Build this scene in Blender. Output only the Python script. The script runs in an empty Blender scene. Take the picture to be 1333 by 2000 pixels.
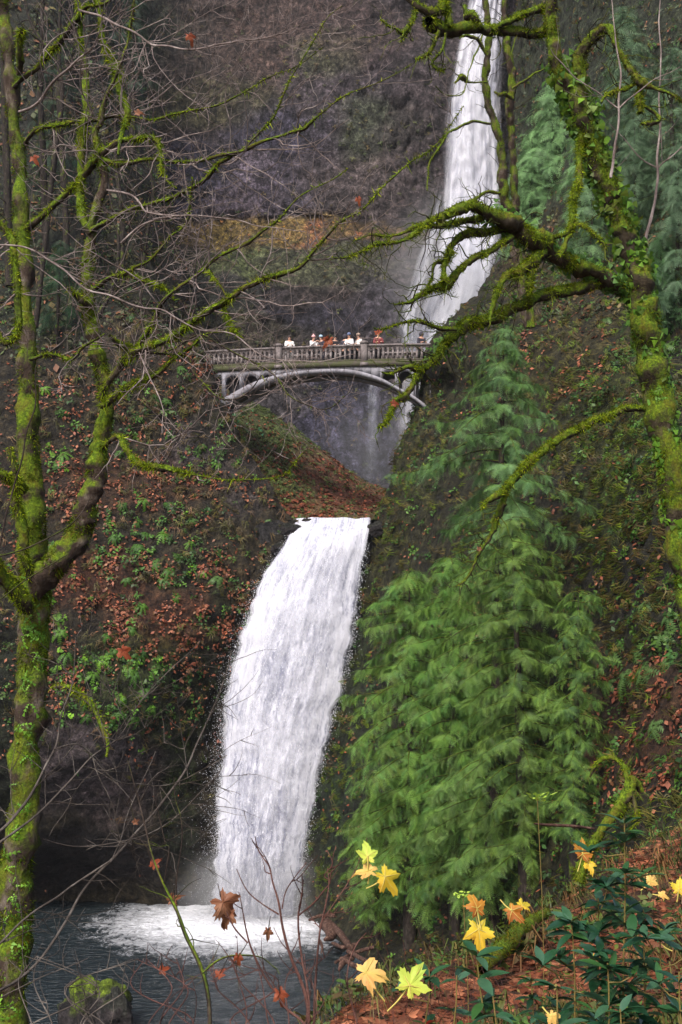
import bpy, math, random
import numpy as np
rng = np.random.default_rng(7)
random.seed(7)
C = bpy.context.scene.collection
# ------------------------------------------------------------------ camera
F = 2222.0; PITCH = math.atan(200 / F); EYE = np.array([0.0, 0.0, 16.0])   # metres above the pool
cam_d = bpy.data.cameras.new('camera'); cam = bpy.data.objects.new('camera', cam_d); C.objects.link(cam)
cam_d.sensor_fit = 'VERTICAL'; cam_d.sensor_height = 36.0; cam_d.lens = 40.0
cam_d.clip_start = 0.1; cam_d.clip_end = 900
cam.location = EYE; cam.rotation_euler = (math.pi / 2 + PITCH, 0, 0)
bpy.context.scene.camera = cam
# ------------------------------------------------------------------ world: overcast sky, weak very soft sun
world = bpy.data.worlds.new('World'); bpy.context.scene.world = world; world.use_nodes = True
wn = world.node_tree.nodes; wl = world.node_tree.links; wn.clear()
sky = wn.new('ShaderNodeTexSky'); sky.sky_type = 'NISHITA'; sky.sun_disc = False
SUN_EL, SUN_AZ = math.radians(47), math.radians(205)
sky.sun_elevation = SUN_EL; sky.sun_rotation = SUN_AZ; sky.air_density = 1.0; sky.dust_density = 4.0; sky.ozone_density = 1.0
bg = wn.new('ShaderNodeBackground'); bg.inputs['Strength'].default_value = 0.09
wo = wn.new('ShaderNodeOutputWorld'); wl.new(sky.outputs[0], bg.inputs['Color']); wl.new(bg.outputs[0], wo.inputs['Surface'])
sd = bpy.data.lights.new('sun', 'SUN'); sd.energy = 1.5; sd.angle = math.radians(15); sd.color = (1.0, 0.97, 0.93)
sun = bpy.data.objects.new('sun', sd); C.objects.link(sun)
sun.rotation_euler = (math.pi / 2 - SUN_EL, 0, math.radians(180) - SUN_AZ)
vs = bpy.context.scene.view_settings
vs.view_transform = 'Standard'; vs.look = 'None'; vs.gamma = 1; vs.use_curve_mapping = False; vs.exposure = 1.27

# ------------------------------------------------------------------ helpers
cp, sp = math.cos(PITCH), math.sin(PITCH)
def P(px, py, D):
    """world point seen at photo pixel px,py at D metres north of the viewer"""
    a, b = px - 666.5, 1000.0 - py
    dy = F * cp - b * sp; dz = F * sp + b * cp
    k = D / dy
    return np.array([a * k, D, EYE[2] + dz * k])
def Pn(A):
    A = np.asarray(A, float); a = A[..., 0] - 666.5; b = 1000 - A[..., 1]
    dy = F * cp - b * sp; dz = F * sp + b * cp; k = A[..., 2] / dy
    return np.stack([a * k, A[..., 2], EYE[2] + dz * k], -1)
def proj(V):
    V = V - EYE; f = V[:, 1] * cp + V[:, 2] * sp; u = -V[:, 1] * sp + V[:, 2] * cp
    return 666.5 + F * V[:, 0] / f, 1000 - F * u / f
def tag(o, label=None, cat=None, group=None, kind=None):
    if label: o['label'] = label
    if cat: o['category'] = cat
    if group: o['group'] = group
    if kind: o['kind'] = kind
    return o
def empty(name, loc, label, cat, group=None):
    o = bpy.data.objects.new(name, None); C.objects.link(o); o.location = tuple(loc); o.empty_display_size = 0.2
    return tag(o, label, cat, group)
def link(name, me, parent=None, mat=None):
    o = bpy.data.objects.new(name, me); C.objects.link(o)
    if mat and not me.materials: me.materials.append(mat)
    if parent is not None:
        o.parent = parent; o.matrix_parent_inverse.identity()
        o.location = (-parent.location[0], -parent.location[1], -parent.location[2])
    return o
def mesh(name, V, Fc, col=None, smooth=False, uv=None):
    V = np.ascontiguousarray(V, np.float32); Fc = np.ascontiguousarray(Fc, np.int32)
    me = bpy.data.meshes.new(name); k = Fc.shape[1]
    me.vertices.add(len(V)); me.vertices.foreach_set('co', V.ravel())
    me.loops.add(Fc.size); me.loops.foreach_set('vertex_index', Fc.ravel())
    me.polygons.add(len(Fc)); me.polygons.foreach_set('loop_start', np.arange(0, Fc.size, k, dtype=np.int32))
    if smooth: me.polygons.foreach_set('use_smooth', np.ones(len(Fc), bool))
    if col is not None:
        c = np.ones((len(V), 4), np.float32); c[:, :3] = col
        a = me.color_attributes.new('col', 'FLOAT_COLOR', 'POINT'); a.data.foreach_set('color', c.ravel())
    if uv is not None:
        u = me.uv_layers.new(name='UVMap'); u.data.foreach_set('uv', np.ascontiguousarray(uv[Fc.ravel()], np.float32).ravel())
    me.update(calc_edges=True); return me
def lin(r, g, b):
    c = np.array([r, g, b]) / 255.0
    return np.where(c <= 0.04045, c / 12.92, ((c + 0.055) / 1.055) ** 2.4)
# gradient noise
_perm = rng.permutation(512).astype(np.int64)
def _h(i, j, k): return _perm[(_perm[(_perm[i & 511] + j) & 511] + k) & 511]
_grad = rng.normal(size=(512, 3)); _grad /= np.linalg.norm(_grad, axis=1)[:, None]
def noise(X, s=1.0):
    X = np.asarray(X, float) / s; I = np.floor(X).astype(np.int64); f = X - I; w = f * f * f * (f * (f * 6 - 15) + 10)
    out = 0
    for a in (0, 1):
        for b in (0, 1):
            for c in (0, 1):
                g = _grad[_h(I[:, 0] + a, I[:, 1] + b, I[:, 2] + c)]
                d = (g * (f - [a, b, c])).sum(1)
                out = out + d * (w[:, 0] if a else 1 - w[:, 0]) * (w[:, 1] if b else 1 - w[:, 1]) * (w[:, 2] if c else 1 - w[:, 2])
    return out * 1.6
def fbm(X, s, o=4, r=0.5):
    t = 0; a = 1
    for i in range(o): t = t + a * noise(X + 17.3 * i, s * 0.5 ** i); a *= r
    return t
def ridged(X, s, o=3):
    t = 0; a = 1
    for i in range(o): t = t + a * (1 - 2 * np.abs(noise(X + 31.7 * i, s * 0.5 ** i))); a *= 0.5
    return t / 1.75
def crom(A, n):
    """Catmull-Rom resample along axis 0 to n rows, uniform parameter"""
    A = np.asarray(A, float); m = len(A)
    E = np.concatenate([2 * A[:1] - A[1:2], A, 2 * A[-1:] - A[-2:-1]])
    t = np.linspace(0, m - 1 - 1e-9, n); i = t.astype(int); f = (t - i).reshape((-1,) + (1,) * (A.ndim - 1))
    p0, p1, p2, p3 = E[i], E[i + 1], E[i + 2], E[i + 3]
    return 0.5 * (2 * p1 + (p2 - p0) * f + (2 * p0 - 5 * p1 + 4 * p2 - p3) * f * f + (3 * p1 - p0 - 3 * p2 + p3) * f ** 3)
def gridfaces(nv, nu):
    i = np.arange(nv - 1)[:, None] * nu + np.arange(nu - 1)[None]
    return np.stack([i, i + 1, i + nu + 1, i + nu], -1).reshape(-1, 4)
class Patch: pass
def sweight(p):
    c = p.G[:-1, :-1].reshape(-1, 3); n = p.N[:-1, :-1].reshape(-1, 3); d = EYE - c; L = np.linalg.norm(d, axis=1)
    return (np.clip((n * d).sum(1) / L, 0, 1) * .85 + .15) / L ** 2 * 1000
def patch(rows, nu, nv, disp):
    A = Pn(np.array(rows, float))
    G = crom(A, nv); G = crom(G.transpose(1, 0, 2), nu).transpose(1, 0, 2)
    du = np.gradient(G, axis=1); dv = np.gradient(G, axis=0)
    N = np.cross(du, dv); N /= np.linalg.norm(N, axis=2)[..., None] + 1e-9
    s = np.sign((N * (EYE - G)).sum(2)); 
    if s.mean() < 0: N = -N
    V = G.reshape(-1, 3); Nf = N.reshape(-1, 3)
    V = V + Nf * disp(V)[:, None]
    p = Patch(); p.nu, p.nv = nu, nv; p.V = V; p.G = V.reshape(nv, nu, 3); p.F = gridfaces(nv, nu)
    du = np.gradient(p.G, axis=1); dv = np.gradient(p.G, axis=0)
    N = np.cross(du, dv); N /= np.linalg.norm(N, axis=2)[..., None] + 1e-9
    if (N * (EYE - p.G)).sum() < 0: N = -N; p.F = p.F[:, ::-1]
    p.N = N; c = np.linalg.norm(np.cross(p.G[1:, :-1] - p.G[:-1, :-1], p.G[:-1, 1:] - p.G[:-1, :-1]), axis=2)
    ctr = p.G[:-1, :-1].reshape(-1, 3); cx, cy = proj(ctr); p.area = c.ravel() * ((cx > -200) & (cx < 1530) & (cy > -150) & (cy < 2100)) * sweight(p) + 1e-9; p.cum = np.cumsum(p.area / p.area.sum())
    return p
def sample(p, n, prob=None, frame=True):
    k = np.searchsorted(p.cum, rng.random(n)).clip(0, len(p.cum) - 1); r, c = divmod(k, p.nu - 1)
    a, b = rng.random(n)[:, None], rng.random(n)[:, None]
    G = p.G; X = (G[r, c] * (1 - a) + G[r + 1, c] * a) * (1 - b) + (G[r, c + 1] * (1 - a) + G[r + 1, c + 1] * a) * b
    N = p.N[r, c]; px, py = proj(X)
    ok = np.ones(n, bool)
    if frame: ok &= (px > -120) & (px < (1850 if p.V[:, 1].min() < 0 else 1450)) & (py > -120) & (py < 2250)
    if prob is not None: ok &= rng.random(n) < prob(px, py, X)
    return X[ok], N[ok], px[ok], py[ok]
def blobs(px, py, L, base):
    """base colour laid out in patches: L = (px,py,rx,ry,(r,g,b),strength)"""
    c = np.tile(np.asarray(base, float), (len(px), 1))
    for (x, y, rx, ry, cc, st) in L:
        d = ((px - x) / rx) ** 2 + ((py - y) / ry) ** 2
        w = (st * np.clip(1.5 - d, 0, 1))[:, None]
        c = c * (1 - w) + lin(*cc) * w
    return c
def inb(px, py, L):
    w = np.zeros(len(px))
    for (x, y, rx, ry, st) in L:
        w = np.maximum(w, st * np.clip(1.6 - ((px - x) / rx) ** 2 - ((py - y) / ry) ** 2, 0, 1))
    return w
# templates: (verts, tris, per-vertex shade)
def T_kite(bend=0.25): return (np.array([[0, 0, 0], [.45, -.32, -bend * .5], [1, 0, -bend], [.45, .32, -bend * .5]]), np.array([[0, 1, 2], [0, 2, 3]]))
def T_star():
    V = [[0, 0, .05]]; Fc = []
    for i in range(10):
        a = i * math.pi / 5; r = .55 if i % 2 == 0 else .27
        V.append([r * math.cos(a), r * math.sin(a), rng.uniform(-.12, .06)])
    for i in range(10): Fc.append([0, 1 + i, 1 + (i + 1) % 10])
    return np.array(V), np.array(Fc)
def merge(parts):
    V, Fc, o = [], [], 0
    for v, f in parts: V.append(v); Fc.append(np.asarray(f) + o); o += len(v)
    return np.concatenate(V), np.concatenate(Fc)
def rot(ax, a):
    c, s = math.cos(a), math.sin(a)
    return {'x': np.array([[1, 0, 0], [0, c, -s], [0, s, c]]), 'y': np.array([[c, 0, s], [0, 1, 0], [-s, 0, c]]), 'z': np.array([[c, -s, 0], [s, c, 0], [0, 0, 1]])}[ax]
def frond(n=8, droop=.7, w=.16, lift=.6):
    """one fern frond, unit length along +x, arching up then down, with separate pinnae"""
    parts = []
    def pt(t): return np.array([t * .95, 0, lift * t - (lift + droop) * .9 * t * t])
    for i in range(n):
        t = .1 + .85 * i / n; a = pt(t); b = pt(t + .8 / n); L = w * math.sin(math.pi * (.15 + .8 * t)) ** .7 + .02
        d = b - a
        for s in (-1, 1):
            tip = a + d * .9 + np.array([0, s * L, -.15 * L])
            parts.append((np.array([a, b, tip]), np.array([[0, 1, 2]])))
    a, b, c = pt(0), pt(.5), pt(1)
    parts.append((np.array([a + [0, .008, 0], a - [0, .008, 0], b]), np.array([[0, 1, 2]])))
    parts.append((np.array([b + [0, .008, 0], b - [0, .008, 0], c]), np.array([[0, 1, 2]])))
    return merge(parts)
def T_fern(nf=9, n=7, droop=.7, lift=.6):
    parts = []
    for i in range(nf):
        V, Fc = frond(n, droop * rng.uniform(.7, 1.5), rng.uniform(.13, .2), lift * rng.uniform(.5, 1.3))
        parts.append(((V * rng.uniform(.7, 1.1)) @ rot('z', i * 2 * math.pi / nf + rng.uniform(-.3, .3)).T, Fc))
    return merge(parts)
def T_bush(n=22, size=.28, flat=.6):
    parts = []
    for i in range(n):
        V, Fc = T_kite(rng.uniform(0, .5)); d = rng.normal(size=3); d[2] = abs(d[2]); d /= np.linalg.norm(d)
        R = rot('z', rng.uniform(0, 6.3)) @ rot('y', rng.uniform(-.9, .6)) @ rot('x', rng.uniform(-.7, .7))
        parts.append(((V * size * rng.uniform(.6, 1.3)) @ R.T + d * rng.uniform(.15, .7) * [1, 1, flat], Fc))
    return merge(parts)
def T_grass(n=16, droop=1.0):
    parts = []
    for i in range(n):
        a = rng.uniform(0, 6.3); L = rng.uniform(.5, 1); o = rng.normal(size=3) * [.12, .12, 0]; h = rng.uniform(.2, .6); w = .025
        d = np.array([math.cos(a), math.sin(a), 0]); s = np.array([-d[1], d[0], 0]) * w
        m = o + d * L * .45 + [0, 0, h]; e = o + d * L + [0, 0, h - droop * L * rng.uniform(.5, 1.2)]
        parts.append((np.array([o - s, o + s, m - s, m + s, e]), np.array([[0, 1, 3], [0, 3, 2], [2, 3, 4]])))
    return merge(parts)
def basis(Z, spin=None):
    Z = Z / (np.linalg.norm(Z, axis=1)[:, None] + 1e-9); n = len(Z)
    A = rng.normal(size=(n, 3)) if spin is None else spin
    X = np.cross(A, Z); X /= np.linalg.norm(X, axis=1)[:, None] + 1e-9
    return np.stack([X, np.cross(Z, X), Z], -1)
def inst(T, pos, R, sc, col, jit=0.0):
    V, Fc = T; n, k = len(pos), len(V)
    sc = np.asarray(sc); sc = sc[:, None] if sc.ndim == 1 else sc
    W = np.einsum('nij,kj->nki', R, V) * sc[:, None, :] + pos[:, None]
    cc = np.repeat(col, k, axis=0)
    if jit: cc = cc * (1 + rng.uniform(-jit, jit, size=(n * k, 1)))
    return W.reshape(-1, 3), (Fc[None] + (np.arange(n) * k)[:, None, None]).reshape(-1, 3), cc.clip(0, 1)
def join(L):
    V, Fc, Cc, o = [], [], [], 0
    for v, f, c in L: V.append(v); Fc.append(f + o); Cc.append(c); o += len(v)
    return np.concatenate(V), np.concatenate(Fc), np.concatenate(Cc)
def tint(n, cols, var=.25, p=None):
    cols = np.array([lin(*c) for c in cols]); i = rng.choice(len(cols), n, p=p); j = rng.choice(len(cols), n, p=p)
    w = rng.random(n)[:, None] * .5
    return (cols[i] * (1 - w) + cols[j] * w) * rng.uniform(1 - var, 1 + var, (n, 1))
# tubes
def tube(Pts, R, k=6, lump=0.0, seed=0.0, cap=True):
    Pts = np.asarray(Pts, float); n = len(Pts); R = np.broadcast_to(np.asarray(R, float), (n,))
    T = np.gradient(Pts, axis=0); T /= np.linalg.norm(T, axis=1)[:, None] + 1e-9
    ref = np.array([0.31, -0.9, 0.2]) if abs(T[:, 1].mean()) < .8 else np.array([0.1, .2, 1.0])
    X = np.cross(T, ref); X /= np.linalg.norm(X, axis=1)[:, None] + 1e-9; Y = np.cross(T, X)
    a = np.arange(k) * 2 * math.pi / k
    D = X[:, None] * np.cos(a)[None, :, None] + Y[:, None] * np.sin(a)[None, :, None]
    V = Pts[:, None] + D * R[:, None, None]
    if lump:
        v = V.reshape(-1, 3); rr = np.repeat(R, k); s = max(R.mean() * 1.4, .03)
        q = 1 + lump * (noise(v + seed, s * 1.6) + .6 * noise(v + seed + 9, s * .6))
        V = (Pts[:, None] + D * (rr * q).reshape(n, k, 1))
    i = np.arange(n - 1)[:, None] * k + np.arange(k)[None]; j = np.arange(n - 1)[:, None] * k + (np.arange(k)[None] + 1) % k
    Fc = np.stack([i, j, j + k, i + k], -1).reshape(-1, 4); V = V.reshape(-1, 3)
    return V, Fc
def quads_to(L):
    V, Fc, o = [], [], 0
    for v, f in L: V.append(v); Fc.append(f + o); o += len(v)
    return np.concatenate(V), np.concatenate(Fc)
def path(pts, D0, D1, wig=0.0, sub=5, Dm=None):
    """traced limb: pts (px,py,width px) -> smooth world points and radii"""
    A = np.array(pts, float); n = len(A); D = np.linspace(D0, D1, n)
    W = Pn(np.column_stack([A[:, 0], A[:, 1], D])); r = A[:, 2] / 2 * D / F
    Q = crom(np.column_stack([W, r]), (n - 1) * sub + 1); Q[:, 3] = np.maximum(Q[:, 3], .0015)
    if wig: Q[:, :3] += wig * np.stack([noise(Q[:, :3] + 5 * i, .35) for i in range(3)], 1)
    return Q[:, :3], Q[:, 3]
def grow(start, d, L, r, up=0.15, wig=.25, n=7):
    """one bare twig: points and radii"""
    d = d / np.linalg.norm(d); pts = [start]; st = L / n
    for i in range(n):
        d = d + rng.normal(size=3) * wig + np.array([0, 0, up]); d /= np.linalg.norm(d)
        pts.append(pts[-1] + d * st)
    return np.array(pts), np.linspace(r, r * .35, n + 1)
def twigs(paths, per_m, Lr, r0, levels=2, up=.12, wig=.22, tmin=.15, flat=.35, k=3):
    out, tips = [], []
    def rec(Pt, R, lev, Lmax):
        seg = np.linalg.norm(np.diff(Pt, axis=0), axis=1).sum(); m = rng.poisson(per_m[lev] * seg)
        for _ in range(m):
            t = rng.uniform(tmin if lev == 0 else .1, 1); i = min(int(t * (len(Pt) - 1)), len(Pt) - 2)
            T = Pt[i + 1] - Pt[i]; T /= np.linalg.norm(T) + 1e-9
            s = np.cross(T, rng.normal(size=3)); s[1] *= flat; s /= np.linalg.norm(s) + 1e-9
            L = Lmax * rng.uniform(.35, 1) * (1 - .45 * t); r = min(R[i] * .6, r0 * (.55 ** lev)) * rng.uniform(.7, 1.1)
            q, rr = grow(Pt[i], T * rng.uniform(.5, 1.1) + s, L, max(r, .003), up, wig, 8 if lev == 0 else 5)
            out.append(tube(q, rr, k)); tips.append(q[-1])
            if lev + 1 < levels: rec(q, rr, lev + 1, L * .5)
    for Pt, R in paths: rec(Pt, R, 0, Lr)
    if not out: return None, tips
    return quads_to(out), tips
def fuzz(Q, n, L, W, cols, top=0.3, hang=.4):
    """short moss blades over a tube mesh; Q=(pts,radii)"""
    Pt, R = Q; m = len(Pt); w = np.r_[np.linalg.norm(np.diff(Pt, axis=0), axis=1) * (R[1:] + .004), 0]; w /= w.sum()
    i = rng.choice(m, n * 2, p=w); f = rng.random(n * 2)[:, None]; i2 = np.minimum(i + 1, m - 1)
    c = Pt[i] * (1 - f) + Pt[i2] * f; r = R[i] * (1 - f[:, 0]) + R[i2] * f[:, 0]
    T = Pt[i2] - Pt[i]; T /= np.linalg.norm(T, axis=1)[:, None] + 1e-6
    d = np.cross(T, rng.normal(size=(n * 2, 3))); d /= np.linalg.norm(d, axis=1)[:, None] + 1e-6
    patchy = noise(c, .22)
    keep = (rng.random(n * 2) < .38 + top * d[:, 2] + 1.3 * patchy); c, r, d, T = c[keep], r[keep], d[keep], T[keep]
    n = len(c); s = rng.uniform(.5, 1.3, n)[:, None]
    o = c + d * (r * .93)[:, None]
    e = o + (d * .8 + rng.normal(size=(n, 3)) * .5 - np.array([0, 0, hang])) * L * s
    q = np.cross(e - o, rng.normal(size=(n, 3))); q *= W / (np.linalg.norm(q, axis=1)[:, None] + 1e-9)
    V = np.stack([o - q, o + q, e], 1).reshape(-1, 3); Fc = np.arange(3 * n).reshape(-1, 3)
    b = tint(n, cols, .3) * (1 + .5 * noise(c, .12))[:, None]
    return V, Fc, np.repeat(b, 3, axis=0).clip(0, 1)

# ------------------------------------------------------------------ materials
def newmat(name):
    m = bpy.data.materials.new(name); m.use_nodes = True; nt = m.node_tree; b = nt.nodes['Principled BSDF']
    return m, nt, b
def N_(nt, t, **kw):
    n = nt.nodes.new(t)
    for k, v in kw.items():
        if k in ('operation', 'blend_type', 'data_type', 'attribute_name', 'feature', 'noise_dimensions', 'wave_type', 'mode', 'distance', 'clamp'): setattr(n, k, v)
        else: n.inputs[k].default_value = v
    return n
def noise_n(nt, scale, detail=6, rough=.6, vec=None, dist=0):
    n = nt.nodes.new('ShaderNodeTexNoise'); n.inputs['Scale'].default_value = scale; n.inputs['Detail'].default_value = detail
    n.inputs['Roughness'].default_value = rough; n.inputs['Distortion'].default_value = dist
    if vec is not None: nt.links.new(vec, n.inputs['Vector'])
    return n
def pos(nt, sc=(1, 1, 1)):
    g = nt.nodes.new('ShaderNodeNewGeometry'); m = nt.nodes.new('ShaderNodeVectorMath'); m.operation = 'MULTIPLY'
    m.inputs[1].default_value = sc; nt.links.new(g.outputs['Position'], m.inputs[0]); return m.outputs[0]
def ramp(nt, fac, stops):
    r = nt.nodes.new('ShaderNodeValToRGB'); e = r.color_ramp.elements
    while len(e) > 1: e.remove(e[0])
    for i, (p_, c) in enumerate(stops):
        x = e[0] if i == 0 else e.new(p_)
        x.position = p_; x.color = (*c, 1) if len(c) == 3 else c
    nt.links.new(fac, r.inputs[0]); return r.outputs[0]
def mixc(nt, fac, a, b, mode='MIX'):
    m = nt.nodes.new('ShaderNodeMix'); m.data_type = 'RGBA'; m.blend_type = mode
    for s, v in ((0, fac), (6, a), (7, b)):
        if hasattr(v, 'links') or hasattr(v, 'is_linked'): nt.links.new(v, m.inputs[s])
        else: m.inputs[s].default_value = v if s == 0 else (*v, 1)
    return m.outputs[2]
def attr(nt, name='col'):
    a = nt.nodes.new('ShaderNodeAttribute'); a.attribute_name = name; return a.outputs['Color']
def bump(nt, b, h, strength=.6, dist=.1):
    n = nt.nodes.new('ShaderNodeBump'); n.inputs['Strength'].default_value = strength; n.inputs['Distance'].default_value = dist
    nt.links.new(h, n.inputs['Height']); nt.links.new(n.outputs[0], b.inputs['Normal'])
def g3(v): return (v, v, v)
def rock_mat(name, sc=1.0, bd=.25, rough=.75, crack=.0):
    m, nt, b = newmat(name); p = pos(nt)
    n1 = noise_n(nt, .9 * sc, 9, .72, p); n2 = noise_n(nt, 4.5 * sc, 6, .7, p, .6)
    vo = nt.nodes.new('ShaderNodeTexVoronoi'); vo.feature = 'F1'; vo.inputs['Scale'].default_value = 1.1 * sc; vo.inputs['Randomness'].default_value = 1
    nt.links.new(pos(nt, (1, 1, .7)), vo.inputs['Vector'])
    sh = ramp(nt, n1.outputs[0], [(.32, g3(.25)), (.5, g3(.9)), (.66, g3(1.8))])
    c = mixc(nt, 1.0, attr(nt), sh, 'MULTIPLY')
    n3 = noise_n(nt, 2.4 * sc, 12, .78, pos(nt, (1, 1, .8)), .3)
    vc = nt.nodes.new('ShaderNodeTexVoronoi'); vc.feature = 'DISTANCE_TO_EDGE'; vc.inputs['Scale'].default_value = .75 * sc
    wv = nt.nodes.new('ShaderNodeVectorMath'); wv.operation = 'MULTIPLY_ADD'; nt.links.new(n1.outputs['Color'], wv.inputs[0]); wv.inputs[1].default_value = (1.6 / sc,) * 3; nt.links.new(pos(nt, (1, 1, .6)), wv.inputs[2]); nt.links.new(wv.outputs[0], vc.inputs['Vector'])
    c = mixc(nt, 1.0, c, ramp(nt, n3.outputs[0], [(.38, g3(.22)), (.48, g3(.8)), (.56, g3(1.25)), (.66, g3(2.2))]), 'MULTIPLY')
    c = mixc(nt, crack, c, mixc(nt, 1.0, c, ramp(nt, vc.outputs['Distance'], [(0, g3(.12)), (.03, g3(.5)), (.09, g3(1.1))]), 'MULTIPLY'))
    sh2 = ramp(nt, n2.outputs[0], [(.3, g3(.4)), (.5, g3(.95)), (.66, g3(1.6)), (.75, g3(2.4))])
    c = mixc(nt, .8, c, mixc(nt, 1.0, c, sh2, 'MULTIPLY'))
    nt.links.new(c, b.inputs['Base Color']); b.inputs['Roughness'].default_value = rough; b.inputs['Specular IOR Level'].default_value = .35
    a = nt.nodes.new('ShaderNodeMath'); a.operation = 'MULTIPLY_ADD'; nt.links.new(n1.outputs[0], a.inputs[0]); a.inputs[1].default_value = 2.2; nt.links.new(vo.outputs['Distance'], a.inputs[2])
    a2 = nt.nodes.new('ShaderNodeMath'); a2.operation = 'MULTIPLY_ADD'; nt.links.new(n3.outputs[0], a2.inputs[0]); a2.inputs[1].default_value = 1.3; nt.links.new(a.outputs[0], a2.inputs[2])
    bump(nt, b, a2.outputs[0], 1.0, bd); return m
def foliage_mat(name, rough=.5, trans=.25, spec=.3):
    m, nt, b = newmat(name); c = attr(nt)
    nt.links.new(c, b.inputs['Base Color']); b.inputs['Roughness'].default_value = rough; b.inputs['Specular IOR Level'].default_value = spec
    t = nt.nodes.new('ShaderNodeBsdfTranslucent'); nt.links.new(c, t.inputs[0]); mx = nt.nodes.new('ShaderNodeMixShader'); mx.inputs[0].default_value = trans
    nt.links.new(b.outputs[0], mx.inputs[1]); nt.links.new(t.outputs[0], mx.inputs[2]); nt.links.new(mx.outputs[0], nt.nodes['Material Output'].inputs[0]); return m
M = {}
M['cliff'] = rock_mat('basalt_far', 1.0, .45, .7, .8)
M['bank'] = rock_mat('bank_rock', 1.6, .3, .75, .5)
M['ground'] = rock_mat('forest_floor', 7, .04, .9)
M['wet'] = rock_mat('wet_rock', 1.3, .2, .35)
M['leaf'] = foliage_mat('leaves'); M['moss'] = foliage_mat('moss_blades', .9, .35, .05); M['waxy'] = foliage_mat('waxy_leaf', .28, .08, .5)
def bark_mat(name, cols, mossy=0.0, sc=1.0, mcol=((44, 54, 14), (78, 98, 20), (120, 142, 28))):
    m, nt, b = newmat(name); n1 = noise_n(nt, 9 * sc, 6, .65, pos(nt, (1, 1, .45))); n2 = noise_n(nt, 3.2 * sc, 5, .6, pos(nt)); n3 = noise_n(nt, 38 * sc, 4, .7, pos(nt))
    c = ramp(nt, n1.outputs[0], [(.3, lin(*cols[0])), (.52, lin(*cols[1])), (.72, lin(*cols[2]))])
    if mossy > 0:
        g = nt.nodes.new('ShaderNodeNewGeometry'); s = nt.nodes.new('ShaderNodeSeparateXYZ'); nt.links.new(g.outputs['Normal'], s.inputs[0])
        a = nt.nodes.new('ShaderNodeMath'); a.operation = 'MULTIPLY_ADD'; nt.links.new(s.outputs[2], a.inputs[0]); a.inputs[1].default_value = .34; nt.links.new(n2.outputs[0], a.inputs[2])
        th = .80 - .5 * mossy
        f = ramp(nt, a.outputs[0], [(th - .08, g3(0)), (th + .06, g3(1))])
        mc = ramp(nt, n3.outputs[0], [(.3, lin(*mcol[0])), (.5, lin(*mcol[1])), (.7, lin(*mcol[2]))])
        mc = mixc(nt, ramp(nt, n1.outputs[0], [(.45, g3(0)), (.65, g3(.6))]), mc, lin(92, 74, 24))
        c = mixc(nt, f, c, mc)
    nt.links.new(c, b.inputs['Base Color']); b.inputs['Roughness'].default_value = .9; b.inputs['Specular IOR Level'].default_value = .2
    mm = nt.nodes.new('ShaderNodeMath'); mm.operation = 'MULTIPLY_ADD'; nt.links.new(n3.outputs[0], mm.inputs[0]); mm.inputs[1].default_value = .5; nt.links.new(n1.outputs[0], mm.inputs[2])
    bump(nt, b, mm.outputs[0], 1, .03); return m
M['moss_bark'] = bark_mat('mossy_bark', ((38, 30, 26), (66, 54, 46), (120, 110, 100)), .62)
M['moss_limb'] = bark_mat('mossy_limb', ((34, 28, 22), (58, 50, 38), (96, 86, 74)), .74)
M['twig'] = bark_mat('grey_twig', ((84, 72, 68), (132, 118, 114), (178, 166, 160)), .0)
M['dark_twig'] = bark_mat('dark_twig', ((30, 24, 22), (54, 44, 38), (86, 74, 66)), .15)
M['mossy_twig'] = bark_mat('mossy_twig', ((30, 24, 22), (54, 44, 38), (86, 74, 66)), .5)
M['red_twig'] = bark_mat('red_twig', ((52, 36, 32), (88, 58, 52), (128, 96, 86)), 0)
M['twig2'] = bark_mat('brown_grey_twig', ((48, 42, 38), (84, 76, 70), (124, 116, 108)), 0)
M['bark'] = bark_mat('dark_bark', ((26, 22, 20), (46, 40, 36), (74, 66, 60)), .3)
M['wood'] = bark_mat('wet_driftwood', ((34, 24, 22), (76, 54, 46), (138, 112, 98)), 0, 1.1)
MOSS = [(108, 132, 20), (140, 160, 30), (76, 98, 18), (170, 182, 44), (96, 92, 22), (56, 70, 16)]
DMOSS = [(60, 76, 18), (84, 100, 22), (100, 84, 26), (48, 58, 18)]
# ------------------------------------------------------------------ terrain
def structure(name, p, col, mat):
    o = link(name, mesh(name, p.V, p.F, col, True), None, mat); tag(o, kind='structure'); return o
def cliffdisp(a, s, o=5):
    def f(V):
        w = V + 1.6 * np.stack([noise(V + 7 * i, s * .8) for i in range(3)], 1)
        c = ridged(w * [1, 1, .75], s, 4); big = fbm(V, s * 2.6, 2)
        st = noise(V * [.35, .35, 1.6], s * .5)
        return a * (big * .9 + c * .8 + st * .3 + .35 * fbm(V, s * .3, 3))
    return f
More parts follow.
